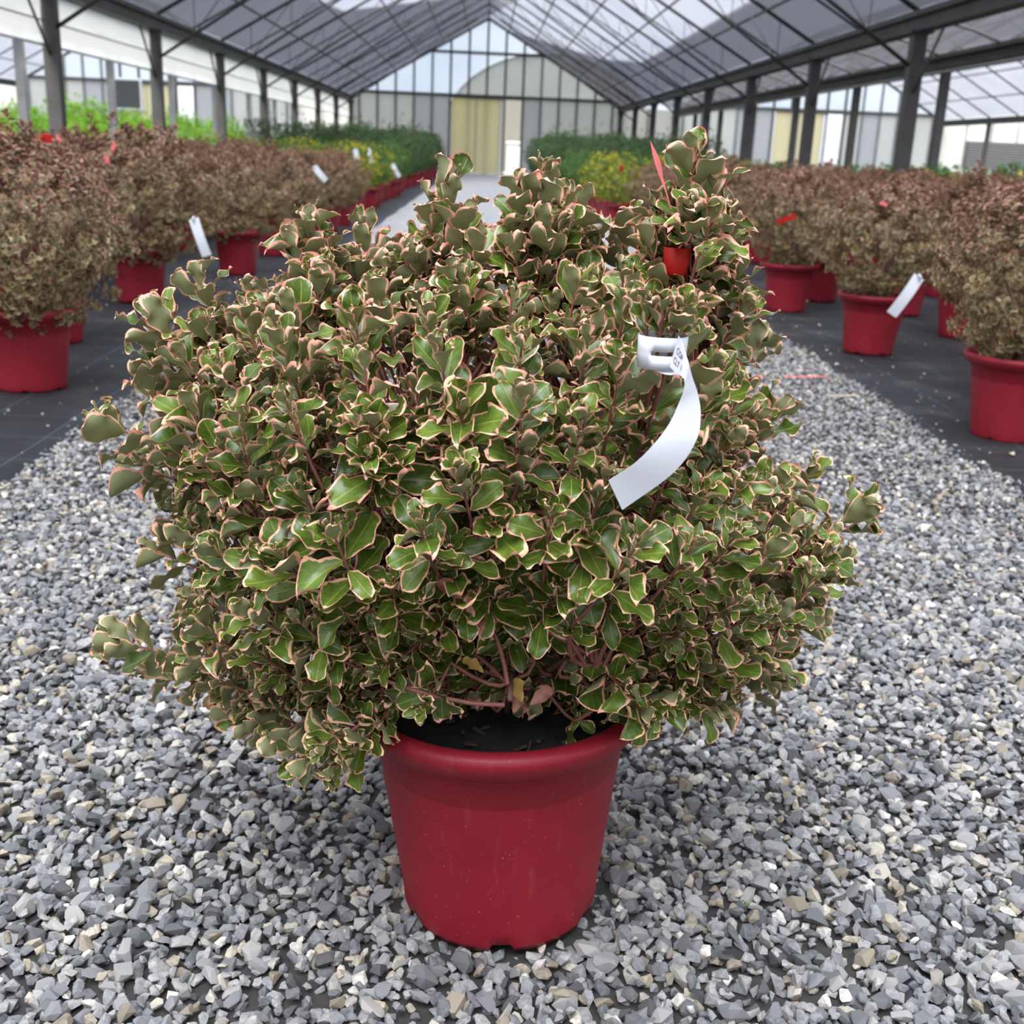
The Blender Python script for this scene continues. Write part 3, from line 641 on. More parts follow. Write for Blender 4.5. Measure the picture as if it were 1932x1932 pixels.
# ------------------------------------------------------------------ pot
def pot_meshes(nseg):
    prof_body = [(0.1340, 0.0), (0.1375, 0.010), (0.1395, 0.035), (0.1657, 0.236), (0.1660, 0.2378), (0.1668, 0.2388), (0.1724, 0.2826), (0.1730, 0.283)]
    V = []; Fs = []
    for i, (r_, z_) in enumerate(prof_body):
        for k in range(nseg):
            a = 2*PI*k/nseg; z = z_
            if i == 0:
                ph = ((a+PI/2+0.10) % (2*PI/6)); z = 0.013 if ph < 0.20 else 0.0
            if i == 1: ph = ((a+PI/2+0.10) % (2*PI/6)); z = 0.0145 if ph < 0.20 else 0.010
            V.append((r_*math.cos(a), r_*math.sin(a), z))
    for i in range(len(prof_body)-1):
        for k in range(nseg): Fs.append((i*nseg+k, i*nseg+(k+1) % nseg, (i+1)*nseg+(k+1) % nseg, (i+1)*nseg+k))
    b = len(V)
    for k in range(nseg): a = 2*PI*k/nseg; V.append((0.130*math.cos(a), 0.130*math.sin(a), 0.016))
    for k in range(nseg): Fs.append((k, b+k, b+(k+1) % nseg, (k+1) % nseg))
    Fs.append(tuple(b+k for k in range(nseg))[::-1])
    body = MB().add(V, Fs).mesh('pot', M['pot'], True)
    prof_rim = [(0.1730, 0.283), (0.1775, 0.2838), (0.1840, 0.287), (0.1950, 0.297), (0.2040, 0.309), (0.2085, 0.319), (0.2080, 0.3265), (0.2040, 0.3315), (0.1970, 0.334), (0.1900, 0.3335), (0.1850, 0.331), (0.1820, 0.326), (0.175, 0.28)]
    V = [(r_*math.cos(2*PI*k/nseg), r_*math.sin(2*PI*k/nseg), z_) for r_, z_ in prof_rim for k in range(nseg)]
    Fs = [(i*nseg+k, i*nseg+(k+1) % nseg, (i+1)*nseg+(k+1) % nseg, (i+1)*nseg+k) for i in range(len(prof_rim)-1) for k in range(nseg)]
    rim = MB().add(V, Fs).mesh('rim', M['pot'], True)
    r_ = np.random.default_rng(3); V = [(0, 0, 0.303)]; Fs = []
    rr = [0.03, 0.06, 0.09, 0.12, 0.15, 0.179]; n = 36
    for q in rr:
        for k in range(n): V.append((q*math.cos(2*PI*k/n), q*math.sin(2*PI*k/n), 0.300+r_.normal(0, 0.004)))
    for k in range(n): Fs.append((0, 1+k, 1+(k+1) % n))
    for i in range(len(rr)-1):
        for k in range(n): Fs.append((1+i*n+k, 1+(i+1)*n+k, 1+(i+1)*n+(k+1) % n, 1+i*n+(k+1) % n))
    soil = MB().add(V, Fs).mesh('soil', M['soil'], True)
    return body, rim, soil
POT_HI, POT_LO = pot_meshes(144), pot_meshes(48)

# ------------------------------------------------------------------ the big shrub
HB = np.array([0.055, 1.41, 0.010])
hero = empty('potted_shrub', HB)
tag(hero, 'large wide variegated shrub in a red pot standing alone on the gravel', 'potted shrub')
hp = obj('pot', POT_HI[0], hero); obj('rim', POT_HI[1], hp); so_ = obj('soil', POT_HI[2], hero)
for o in (hp, so_): o.rotation_euler = (0, -0.035, 0)
# faint raised maker's mark on the front of the pot: plain strokes in a small frame
mk = MB(); zc, yc = 0.185, 0
def on_pot(u, v, h): # u metres along the surface, v height
    r_ = 0.1395+(v-0.035)/(0.232-0.035)*(0.1640-0.1395)+h; a = -PI/2+u/0.155; return (r_*math.cos(a), r_*math.sin(a), v)
def stroke(u0, u1, v0, v1):
    V = [on_pot(u, v, h) for h in (-0.001, 0.0005) for v in (v0, v1) for u in (u0, u1)]
    mk.add(V, [(4, 5, 7, 6), (0, 1, 5, 4), (2, 6, 7, 3), (0, 4, 6, 2), (1, 3, 7, 5)])
for c in (-0.036, -0.012, 0.012, 0.036):
    stroke(c-0.009, c+0.009, 0.197, 0.1995); stroke(c-0.0012, c+0.0012, 0.180, 0.197) if c in (-0.036, 0.036) else (stroke(c-0.009, c-0.0066, 0.180, 0.197), stroke(c-0.0066, c+0.008, 0.187, 0.189), stroke(c-0.0066, c+0.008, 0.180, 0.1822))
mk.build('embossed_mark', M['pot'], hp)
# bark chips on the soil
rc = np.random.default_rng(21)
for k in range(46):
    a, q = rc.uniform(0, 2*PI), 0.165*math.sqrt(rc.random()); l, wv = rc.uniform(0.008, 0.022), rc.uniform(0.003, 0.007)
    c = MB().box(-l/2, l/2, -wv/2, wv/2, -0.0015, 0.0015).build('bark_chip', M['bark'], hero)
    c.location = (q*math.cos(a), q*math.sin(a), 0.306); c.rotation_euler = (rc.normal(0, 0.4), rc.normal(0, 0.4), rc.uniform(0, PI))

# twigs that make the outline of the crown: tip pixel, base pixel, metres behind (+) or before (-) the pot's axis
SPIRES = [((1308, 292), (1285, 560), -.06, 1.15, 12), ((1022, 322), (1012, 560), .00, 1.0, 12), ((1092, 392), (1070, 560), .03, 1.0, 10), ((846, 345), (828, 560), .02, 1.0, 12), ((580, 412), (606, 600), .00, 1.0, 11),
          ((694, 425), (690, 600), .05, 1.0, 10), ((905, 465), (898, 620), -.08, 1.05, 10), ((1195, 410), (1222, 580), .05, 1.0, 10), ((372, 515), (440, 690), .03, 1.0, 10), ((290, 592), (400, 740), .00, 1.0, 10),
          ((470, 548), (520, 700), .08, 1.0, 9), ((195, 790), (370, 870), -.05, 1.05, 11), ((286, 712), (400, 800), .05, 1.0, 9), ((1395, 512), (1330, 660), -.03, 1.0, 10), ((1432, 640), (1340, 740), .05, 1.0, 9),
          ((1470, 770), (1370, 850), .05, 1.0, 9), ((1632, 950), (1460, 1080), -.02, 1.1, 12), ((1530, 890), (1420, 990), .08, 1.0, 9), ((1590, 1050), (1450, 1120), .05, 1.0, 10), ((218, 1205), (420, 1250), -.02, 1.0, 10),
          ((272, 1262), (430, 1290), .05, 1.0, 9), ((290, 1035), (450, 1090), .00, 1.0, 10), ((600, 1415), (720, 1330), -.22, 1.0, 10), ((1545, 1165), (1420, 1190), .02, 1.0, 9), ((1465, 1290), (1350, 1260), .00, 1.0, 9),
          ((1262, 1338), (1180, 1280), -.18, 1.0, 9), ((1190, 1300), (1130, 1250), -.22, 1.0, 9), ((795, 1335), (850, 1250), -.24, 1.05, 10), ((725, 1255), (800, 1200), -.22, 1.0, 9), ((760, 500), (760, 640), .0, 1.0, 9), ((1572, 1000), (1430, 1110), -.02, 1.0, 10), ((1555, 1085), (1420, 1130), -.05, 1.0, 9), ((1302, 400), (1290, 540), -.085, 1.0, 8), ((1352, 392), (1300, 560), -.04, 1.0, 9), ((1252, 392), (1285, 560), -.03, 1.0, 9), ((1338, 345), (1306, 480), -.05, 1.0, 7), ((985, 372), (1005, 540), -.02, 1.0, 9), ((1056, 372), (1030, 540), -.02, 1.0, 9), ((812, 410), (822, 560), .0, 1.0, 9), ((882, 408), (850, 560), -.02, 1.0, 9), ((552, 455), (590, 600), -.02, 1.0, 8), ((614, 455), (612, 600), .0, 1.0, 8),
          ((1330, 470), (1310, 620), .06, 1.0, 9), ((250, 870), (400, 920), .02, 1.0, 9), ((330, 960), (460, 990), .08, 1.0, 9), ((480, 1365), (600, 1290), -.08, 1.0, 9), ((1380, 1340), (1280, 1270), -.06, 1.0, 8), ((1000, 1225), (960, 1300), -.10, 0.8, 8), ((885, 1230), (920, 1310), -.08, 0.8, 7), ((1060, 1105), (1010, 1180), -.29, 1.05, 9), ((435, 1338), (560, 1285), -.04, 1.0, 9), ((520, 1385), (640, 1310), -.12, 1.0, 9), ((560, 1440), (690, 1350), -.2, 1.05, 9), ((670, 1405), (740, 1330), -.2, 0.95, 8), ((620, 1455), (700, 1370), -.2, 0.9, 8), ((1340, 1345), (1260, 1280), -.12, 1.0, 8), ((1225, 1350), (1160, 1280), -.2, 1.0, 8), ((400, 1290), (520, 1260), .0, 1.0, 8), ((700, 800), (720, 900), -.31, 1.15, 10), ((870, 770), (880, 880), -.32, 1.05, 10)]
POLY = np.array([(335, 640), (430, 590), (520, 560), (600, 520), (700, 500), (800, 480), (900, 505), (980, 500), (1060, 470), (1130, 490), (1200, 500), (1300, 520), (1370, 560), (1390, 650), (1420, 760), (1450, 850), (1520, 960), (1575, 1020), (1560, 1100), (1520, 1180), (1475, 1250), (1390, 1300), (1240, 1305), (1130, 1265), (1020, 1225), (940, 1215), (860, 1245), (790, 1285), (700, 1275), (640, 1360), (520, 1350), (410, 1300), (335, 1235), (340, 1150), (370, 1080), (340, 1020), (370, 930), (300, 850), (340, 780), (320, 710)], float)
def inside(p):
    x, y = p; c = False; n = len(POLY)
    for i in range(n):
        a, b = POLY[i], POLY[i-1]
        if (a[1] > y) != (b[1] > y) and x < (b[0]-a[0])*(y-a[1])/(b[1]-a[1])+a[0]: c = not c
    return c
def edist(p):
    a, b = POLY, np.roll(POLY, 1, 0); ab = b-a; t = np.clip(((p-a)*ab).sum(1)/(ab*ab).sum(1), 0, 1); return np.sqrt((((a+ab*t[:, None])-p)**2).sum(1)).min()
rh = np.random.default_rng(42)
ROOT = HB+np.array([0.0, 0.0, 0.29])
DOME = 0.35
tips = []                                     # (tip, base, scale, nodes)
for (t, b, dy, sc_, nd) in SPIRES: tips.append((at_y(*t, HB[1]+dy), at_y(*b, HB[1]+dy*0.75), sc_*1.03, nd+2))
for (t, b, dy, sc_, nd) in SPIRES:
    if t[1] > 1000: continue
    for q in range(4 if t[1] < 560 else 2):
        f = rh.uniform(0.30, 0.78); ox = rh.choice((-1, 1))*rh.uniform(18, 44); dd = dy+rh.uniform(-0.06, 0.05)
        tips.append((at_y(t[0]+(b[0]-t[0])*f+ox, t[1]+(b[1]-t[1])*f, HB[1]+dd), at_y(b[0]+ox*0.2, b[1]+20, HB[1]+dd*0.8), 0.9, 8))
T3 = [t[0] for t in tips]
def try_tip(px, py, mode):
    t = min(1, edist(np.array([px, py]))/360.0); off = DOME*math.sqrt(max(0, 1-(1-t)**2))
    if py > 1050: off *= max(0.55, 1-(py-1050)/700)
    if mode == 'front': dy = -off*rh.uniform(0.86, 1.0)-0.01
    elif mode == 'mid': dy = -off*rh.uniform(0.15, 0.75)
    else: dy = off*rh.uniform(0.3, 1.0)+0.02
    P = at_y(px, py, HB[1]+dy)
    dm = {'front': 0.060, 'mid': 0.058, 'back': 0.080}[mode]
    A = np.array(T3)
    if ((A-P)**2).sum(1).min() < dm*dm: return
    C = ROOT+np.array([0, 0, 0.06]); d = unit(P-C); up = np.array([0, 0, 1.0])
    d = unit(d+up*(1.0 if py < 650 else (0.7 if py < 850 else 0.35))+rh.normal(0, 0.16, 3))
    tips.append((P, P-d*rh.uniform(0.10, 0.15), rh.uniform(0.80, 1.06)*(0.72+0.28*min(1, P[1]/1.40)), int(rh.integers(8, 11)))); T3.append(P)
for mode, tries in (('front', 5600), ('low', 1200), ('mid', 1200), ('back', 900)):
    for _ in range(tries):
        p = (rh.uniform(300, 1590), rh.uniform(470, 1340))
        if mode == 'low': p = (rh.uniform(480, 1380), rh.uniform(1060, 1300))
        if inside(p): try_tip(p[0], p[1], 'mid' if mode == 'low' else mode)
# main stems
stems = []
for k in range(16):
    a = 2*PI*k/16+rh.normal(0, 0.15); el = rh.uniform(0.35, 1.2); ln = rh.uniform(0.20, 0.26)+0.22*(el-0.35)
    d = np.array([math.cos(a)*math.cos(el)*1.1, math.sin(a)*math.cos(el)*0.85, math.sin(el)]); b0 = ROOT+np.array([math.cos(a), math.sin(a), 0])*0.018
    path = bez(b0, b0+np.array([d[0]*0.15, d[1]*0.15, 0.16]), b0+d*ln, 10); stems.append(path)
    MB().tube(path-HB, np.linspace(0.0065, 0.003, 10), 7).build('stem', M['stem'], hero, True)
SP = np.concatenate([s[3:] for s in stems])
# low arching side stems for the skirt
def pinkf(p, k, r):
    h = (p[2]-0.35)/0.60; q = 0.12+0.80*h+r.normal(0, 0.28); return 0 if q < 0.33 else (1 if q < 0.72 else 2)
leaves = []; tw = MB()
for (tip, base, sc_, nd) in tips:
    path = bez(base, base*0.55+tip*0.45+np.array([0, 0, -0.012]), tip, 7)
    shoot(path, rh, leaves, 0.054*sc_*rh.uniform(0.88, 1.12), nd, (10, 64) if tip[2] > 0.72 else (14, 80), pinkf=pinkf)
    j = np.argmin(((SP-base)**2).sum(1)+0.4*np.maximum(0, SP[:, 2]-base[2])**2); q = SP[j]+rh.normal(0, 0.004, 3)
    conn = bez(q, (q+base)/2+rh.normal(0, 0.022, 3)+np.array([0, 0, -0.02]), base, 5)
    rad = np.concatenate([np.linspace(0.0030, 0.0024, 5)[:-1], np.linspace(0.0024, 0.0012, 7)])
    tw.tube(np.concatenate([conn[:-1], path])-HB, rad, 5, False)
    # sparse older leaves on the inner twig
    if rh.random() < 0.8: shoot(conn, rh, leaves, 0.038, 4, (55, 85), pinkf=lambda p, k, r: 0, gap=1.6)
n_held = len(leaves)
for ox, oy in ((-0.012, -0.003), (-0.003, -0.009), (0.008, -0.006), (0.002, 0.008)):      # shoots held by the white tag's loop
    c_ = at_y(1249, 662, 1.08); a_ = c_+np.array([ox*0.5, 0.10, -0.10]); b_ = c_+np.array([ox*1.5, oy*1.6, 0.042+0.3*abs(ox)])
    pth = bez(a_, c_+np.array([ox, oy+0.012, -0.03]), b_, 9); tw.tube(pth-HB, np.linspace(0.0030, 0.0014, 9), 6)
    shoot(pth[5:], rh, leaves, 0.042, 6, (12, 62), pinkf=pinkf)
n_held2 = len(leaves)
two = tw.build('twigs', M['twig'], hero, True); tag(two, 'thin reddish brown twigs', kind='stuff')
LP, LQ, LR = leaf_arrays(leaves)

# ---- tags on the big shrub (geometry first so leaves in front of them can be left out)
TAGY = 1.005
def strip(pairs, n=10):
    """pairs of (left pixel, right pixel, y left, y right) -> smooth two-edge strip"""
    A = np.array([at_y(*l, yl+0.045) for l, r_, yl, yr in pairs]); B = np.array([at_y(*r_, yr+0.045) for l, r_, yl, yr in pairs])
    def cat(P):
        P2 = np.vstack([2*P[0]-P[1], P, 2*P[-1]-P[-2]]); out = []
        for i in range(1, len(P2)-2):
            for t in np.linspace(0, 1, n, endpoint=False):
                a, b, c, d = P2[i-1:i+3]; out.append(0.5*((2*b)+(-a+c)*t+(2*a-5*b+4*c-d)*t*t+(-a+3*b-3*c+d)*t**3))
        out.append(P[-1]); return np.array(out)
    return cat(A), cat(B)
TL, TR = strip([((1264, 692), (1281, 633), 1.012, 1.012), ((1276, 704), (1289, 652), 0.998, 1.000), ((1290, 714), (1296, 674), 0.984, 0.990), ((1290, 736), (1306, 712), 0.984, 0.992), ((1280, 762), (1317, 745), 0.988, 0.990), ((1262, 800), (1322, 785), 0.990, 0.986),
              ((1230, 842), (1313, 832), 0.990, 0.985), ((1192, 878), (1270, 892), 0.992, 0.992), ((1148, 906), (1174, 962), 1.000, 1.005)])
tpx = np.array([proj(p)[:2] for p in np.vstack([TL, TR[::-1]])])
def in_poly(P, poly):
    x, y = P; c = np.zeros(len(x), bool)
    for i in range(len(poly)):
        a, b = poly[i], poly[i-1]
        with np.errstate(divide='ignore', invalid='ignore'): c ^= ((a[1] > y) != (b[1] > y)) & (x < (b[0]-a[0])*(y-a[1])/(b[1]-a[1])+a[0])
    return c
LOOPC = at_y(1249, 662, 1.08); LOOPR = 0.0232; LOOPH = 0.031
looppoly = np.array([(1196, 618), (1306, 618), (1300, 712), (1200, 712)])
CUPC = at_y(1277, 490, HB[1]-0.085)
cuppoly = np.array([(1236, 462), (1318, 462), (1310, 525), (1244, 525)])
Cc = LQ+LR[:, :, 1]*0.55; Ct = LQ+LR[:, :, 1]*0.95
drop = np.zeros(len(LP), bool)
for C3 in (Cc, Ct, LQ+LR[:, :, 1]*0.25):
    X, Y, Wd = proj(C3)
    drop |= in_poly((X, Y), tpx) & (C3[:, 1] < 1.057) & ~((np.hypot(X-1232, Y-925) < 26))
    drop |= in_poly((X, Y), looppoly) & (C3[:, 1] < 1.070)
    drop |= in_poly((X, Y), cuppoly) & (C3[:, 1] < CUPC[1]+0.022)
held = np.zeros(len(LP), bool); held[n_held:n_held2] = LQ[n_held:n_held2, 2] > LOOPC[2]+LOOPH*0.45
drop &= ~held
LP, LQ, LR = LP[~drop], LQ[~drop], LR[~drop]
# ---- choose the 300 leaves that show largest
allm = merge_leaves('probe', LP, LQ, LR, LEAVES, M['leaf'])
nv = len(LEAVES[0][0]); cnt = np.zeros(len(allm.vertices)*3); allm.vertices.foreach_get('co', cnt[:len(allm.vertices)*3]); co = cnt.reshape(-1, 3)
order = np.concatenate([np.nonzero(LP == k)[0] for k in range(len(LEAVES))])
pol = np.zeros(len(allm.polygons)*4, np.int32); allm.loops.foreach_get('vertex_index', pol)
bvh = BVHTree.FromPolygons(co.tolist(), pol.reshape(-1, 4).tolist())
score = np.zeros(len(LP)); cv = Vector(CAMP)
for s_i, li in enumerate(order):
    P = co[s_i*nv:(s_i+1)*nv]; X, Y, Wd = proj(P); G = np.stack([X, Y], 1).reshape(len(VS), len(US), 2)
    d1 = G[1:, :-1]-G[:-1, :-1]; d2 = G[:-1, 1:]-G[:-1, :-1]; area = np.abs(d1[..., 0]*d2[..., 1]-d1[..., 1]*d2[..., 0]).sum()
    seen = 0
    for q in (24, 38, 52, 36, 40, 66):
        d = Vector(P[q])-cv; dist = d.length; h = bvh.ray_cast(cv, d.normalized(), dist-0.0012)
        if h[0] is None: seen += 1
    score[li] = area*(seen/6)**1.5
bpy.data.meshes.remove(allm)
top = np.argsort(-score)[:300]
lm = [mesh_np('leaf', pv, pf, [M['leaf']], True, {'luv': a, 'lcol': b}) for pv, pf, a, b in LEAVES]
for i in top:
    o = obj('leaf', lm[LP[i]], hero)
    o.matrix_local = Matrix(np.vstack([np.hstack([LR[i], (LQ[i]-HB)[:, None]]), [0, 0, 0, 1]]).tolist())
kp = np.ones(len(LP), bool); kp[top] = False
fo = obj('foliage', merge_leaves('foliage', LP[kp], LQ[kp]-HB, LR[kp], LEAVES, M['leaf']), hero); tag(fo, 'dense green leaves with cream and pink margins', kind='stuff')
print('TRIS', sum(len(o.data.polygons) for o in bpy.data.objects if o.type == 'MESH')); print('hero shoots', len(tips), 'leaves', len(LP))
# withered pink and yellow leaves low in the middle
rd = np.random.default_rng(9)
for (x, y, dy, mat, ln) in ((872, 1130, -.30, 'deadleaf', .032), (895, 1165, -.30, 'deadleaf', .030), (905, 1200, -.27, 'deadleaf', .036), (912, 1270, -.20, 'yellowleaf', .030), (985, 1325, -.17, 'yellowleaf', .034), (1000, 1330, -.165, 'deadleaf', .034), (985, 1355, -.165, 'deadleaf', .030), (968, 1345, -.16, 'deadleaf', .026), (900, 1340, -.15, 'deadleaf', .030)):
    p = at_y(x, y, HB[1]+dy)-HB; pv, pf, a, b = LEAVES[int(rd.integers(16))*3]
    o = obj('withered_leaf', mesh_np('withered_leaf', pv, pf, [M[mat]], True), hero, p); o.scale = (ln,)*3
    o.rotation_euler = (rd.uniform(0.4, 1.4), rd.normal(0, 0.4), rd.uniform(-1.6, 1.6)); o['label'] = 'withered pinkish yellow leaf'

def sheet(name, A, B, mat, th=0.0004, parent=None, off=np.zeros(3), uv=None):
    n = len(A); V = []; Fs = []
    for i in range(n):
        a, b = A[i], B[i]; t = unit((A[min(i+1, n-1)]+B[min(i+1, n-1)])-(A[max(i-1, 0)]+B[max(i-1, 0)])); nn = unit(np.cross(t, b-a))
        V += [a-off, b-off, a+nn*th-off, b+nn*th-off]*2
    for i in range(n-1):
        p, q = 8*i, 8*i+8; Fs += [(p, p+1, q+1, q), (p+2, q+2, q+3, p+3), (p+4, q+4, q+6, p+6), (p+5, p+7, q+7, q+5)]
    return MB().add(V, Fs).build(name, mat, parent, True)
wt = empty('plant_tag', LOOPC); tag(wt, 'white printed loop tag with a long curled tail on the big shrub', 'plant tag')
sheet('tail', TL, TR, M['tagw'], 0.0004, wt, LOOPC)
# loop band with a slot in the front
V = []; Fs = []; na = 48
for zi, z in enumerate((-1, -0.12, 0.14, 1)):
    for k in range(na+1):
        a = -PI*1.05+2*PI*1.03*k/na; rr = LOOPR*(1+0.02*z); V.append((rr*math.sin(a), -rr*0.92*math.cos(a), z*LOOPH/2+0.004*math.sin(a)*0))
W_ = na+1
for zi in range(3):
    for k in range(na):
        a = math.degrees(-PI*1.05+2*PI*1.03*(k+0.5)/na)
        if zi == 1 and -36 < a < 40: continue
        Fs.append((zi*W_+k, zi*W_+k+1, (zi+1)*W_+k+1, (zi+1)*W_+k))
lo = MB().add(V, Fs).build('loop', M['tagw'], wt, True); sm = lo.modifiers.new('thickness', 'SOLIDIFY'); sm.thickness = 0.0005; sm.offset = 0
# rounded tongue end poking out below the slot
tg = MB(); V = [(0.0155*math.cos(a)+0.006, -LOOPR*0.90-0.001+0.004*abs(math.cos(a)), -0.013+0.006*math.sin(a)) for a in np.linspace(PI, 2*PI, 13)]
V += [(v[0], v[1]+0.0006, v[2]) for v in V]; n13 = 13
tg.add(V, [tuple(range(n13)), tuple(range(n13, 26))[::-1]]+[(i, i+n13, i+1+n13, i+1) for i in range(n13-1)]).build('tongue', M['tagw'], wt)
def text_pts(s):
    cu = bpy.data.curves.new('t', 'FONT'); cu.body = s; cu.size = 1.0; o = bpy.data.objects.new('t', cu); COL.objects.link(o)
    bpy.context.view_layer.update(); me = o.to_mesh(); V = [v.co.copy() for v in me.vertices]; Fq = [tuple(p.vertices) for p in me.polygons]; o.to_mesh_clear(); bpy.data.objects.remove(o); return V, Fq
def on_strip(u, v, h=0.0010):                 # u along (station index), v 0..1 across from left edge to right edge
    i = int(max(0, min(len(TL)-2, math.floor(u)))); f = u-i
    a, b = TL[i]*(1-f)+TL[i+1]*f, TR[i]*(1-f)+TR[i+1]*f; t = (TL[i+1]+TR[i+1])-(TL[i]+TR[i]); nn = unit(np.cross(t, b-a))
    if nn@(CAMP-a) < 0: nn = -nn
    return a+(b-a)*v+nn*h-LOOPC
for s_, v0, u0 in (('COP', 0.56, 4.0), ('CLT 1', 0.22, 3.0)):
    V, Fq = text_pts(s_); mb = MB(); mb.add([on_strip(u0+q[0]*5.2, v0+q[1]*0.30) for q in V], Fq); mb.build('lettering', M['ink'], wt)
# red sleeve tag on the tallest shoot
rt = empty('red_plant_tag', CUPC); tag(rt, 'small bright red tag wrapped round the tallest shoot of the big shrub', 'plant tag')
V = []; Fs = []; na = 32
for zi, (z, rr) in enumerate(((-0.018, 0.0110), (-0.0155, 0.0128), (0.014, 0.0162))):
    for k in range(na): a = 2*PI*k/na; V.append((rr*math.cos(a), rr*math.sin(a), z))
for zi in range(2):
    for k in range(na): Fs.append((zi*na+k, zi*na+(k+1) % na, (zi+1)*na+(k+1) % na, (zi+1)*na+k))
sl_ = MB().add(V, Fs).build('sleeve', M['tagr'], rt, True); sm = sl_.modifiers.new('thickness', 'SOLIDIFY'); sm.thickness = 0.0006
A = np.array([at_y(x, y, HB[1]-0.06) for x, y in ((1293, 470), (1298, 500))]); B = np.array([at_y(x, y, HB[1]-0.055) for x, y in ((1318, 474), (1312, 496))]); sheet('flap', A, B, M['tagr'], 0.0005, rt, CUPC)
cl = [(1227, 266), (1235, 290), (1242, 310), (1248, 335), (1256, 360), (1266, 395)]; hwp = [0.4, 4.0, 5.5, 2.8, 1.3, 1.2]
A = np.array([at_y(x-h, y+h*0.4, HB[1]-0.075) for (x, y), h in zip(cl, hwp)]); B = np.array([at_y(x+h, y-h*0.4, HB[1]-0.075) for (x, y), h in zip(cl, hwp)]); sheet('pointed_tail', A, B, M['tagp'], 0.0006, rt, CUPC)

# ================================================================== BACKGROUND PLANTS
def bush(seed, rad, z0, z1, nsh, Lmax, nodes, protos, mat, nvar, pinkf, name='foliage', squash=1.0, lump=0.16, up=0.5, ragged=0.04):
    r = np.random.default_rng(seed); lv = []; zc = (z0+z1)/2; hz = (z1-z0)/2
    ph = r.uniform(0, 2*PI, 6)
    for k in range(nsh):
        d = unit(r.normal(size=3)); f = 1+lump*0.6*math.sin(3*math.atan2(d[1], d[0])+ph[0]+2*d[2])+lump*0.5*math.sin(5*d[2]*2+ph[1]+2*d[0])
        dep = 1.0 if r.random() < 0.7 else r.uniform(0.45, 0.95)
        P = np.array([d[0]*rad*f, d[1]*rad*f*squash, zc+d[2]*hz*(1+0.25*lump*math.sin(ph[2]+4*d[0]+3*d[1])) ])*np.array([dep, dep, 1])+r.normal(0, ragged, 3)*np.array([0.5, 0.5, 1.0 if d[2] > 0.3 else 0.3])
        if P[2] < z0: P[2] = z0+r.uniform(0, 0.05)
        dr = unit(d+np.array([0, 0, up])); b = P-dr*Lmax*2.4
        shoot(np.stack([b, (b+P)/2, P]), r, lv, Lmax*r.uniform(0.8, 1.15), nodes, (15, 80), pinkf=pinkf, nvar=nvar, gap=1.2)
    a = leaf_arrays(lv); return merge_leaves(name, *a, protos, mat)
def stems_mesh(seed, z1, n, rad, mat):
    r = np.random.default_rng(seed); mb = MB()
    for k in range(n):
        a = r.uniform(0, 2*PI); e = np.array([math.cos(a)*rad*r.uniform(0.3, 1), math.sin(a)*rad*r.uniform(0.3, 1), z1*r.uniform(0.8, 1)])
        b = np.array([math.cos(a)*0.02, math.sin(a)*0.02, 0.29]); mb.tube(bez(b, b+np.array([0, 0, 0.2]), e, 6), np.linspace(0.008, 0.003, 6), 5)
    return mb.mesh('stem', mat, True)
def pk_bg(p, k, r):
    q = (p[2]-0.38)/0.50+r.normal(0, 0.22); return 0 if q < 0.35 else (1 if q < 0.75 else 2)
def pk_tip(p, k, r): return 2 if (k < 3 and p[2] > 0.6) else (1 if k < 5 else 0)
BR = [bush(100+k, 0.36+0.02*k, 0.31, 1.02, 560, 0.033, 8, LOW, M['leafbg'], 8, pk_bg) for k in range(4)]
GO = [bush(200+k, 0.36, 0.34, 0.98, 260, 0.045, 7, TINY, M['gold'], 6, lambda p, k, r: 2 if (k < 4 and r.random() < 0.75) else 0) for k in range(2)]
MG = [bush(300+k, 0.38, 0.34, 1.02, 260, 0.045, 7, TINY, M['midgreen'], 6, pk_tip) for k in range(2)]
GR = [bush(400+k, 0.42, 0.34, 1.42, 330, 0.05, 7, TINY, M['green'], 6, pk_tip, ragged=0.09, up=1.1) for k in range(2)]
LI = [bush(500+k, 0.62, 0.25, 1.55, 420, 0.07, 7, TINY, M['lime'], 6, pk_tip, ragged=0.10, up=1.0) for k in range(2)]
GS = [bush(600+k, 0.55, 0.05, 0.84, 220, 0.11, 5, TINY, M['grass'], 6, pk_tip, ragged=0.08, up=1.8) for k in range(2)]
STB = stems_mesh(1, 0.75, 9, 0.2, M['stem']); STG = stems_mesh(2, 0.8, 7, 0.2, plain('green_brown_stem', (0.08, 0.07, 0.035), 0.8))
rp = random.Random(17)
ORD = 'first second third fourth fifth sixth seventh eighth ninth tenth eleventh twelfth thirteenth fourteenth fifteenth sixteenth seventeenth eighteenth nineteenth twentieth'.split()
_cnt = {}
def nth(key): _cnt[key] = _cnt.get(key, -1)+1; return ORD[_cnt[key]]
def potted(name, fol, stem, x, y, label, group, sc=1.0, rz=None, cat='potted shrub', drop=0.0):
    e = empty(name, (x, y, 0.017), rp.uniform(0, 2*PI) if rz is None else rz); tag(e, label, cat, group)
    p = obj('pot', POT_LO[0], e); obj('rim', POT_LO[1], p); obj('soil', POT_LO[2], e); obj('stem', stem, e)
    f = obj('foliage', fol, e); f.scale = (sc, sc, 1+(sc-1)*0.8); f.location = (0, 0, 0.34*(1-(1+(sc-1)*0.8))-drop); tag(f, kind='stuff')
    return e
def inframe(x, y, r_=0.5, z=0.6):
    q = proj((x, y, z)); m_ = r_*FPX/q[2]; return -m_ < q[0] < 1932+m_
placed = []
def add_brown(x, y, label, group, sc=1.0, k=None):
    placed.append((x, y)); return potted('potted_shrub', BR[rp.randrange(4) if k is None else k], STB, x, y, label, group, sc, drop=0.07 if x < 0 else 0.0)
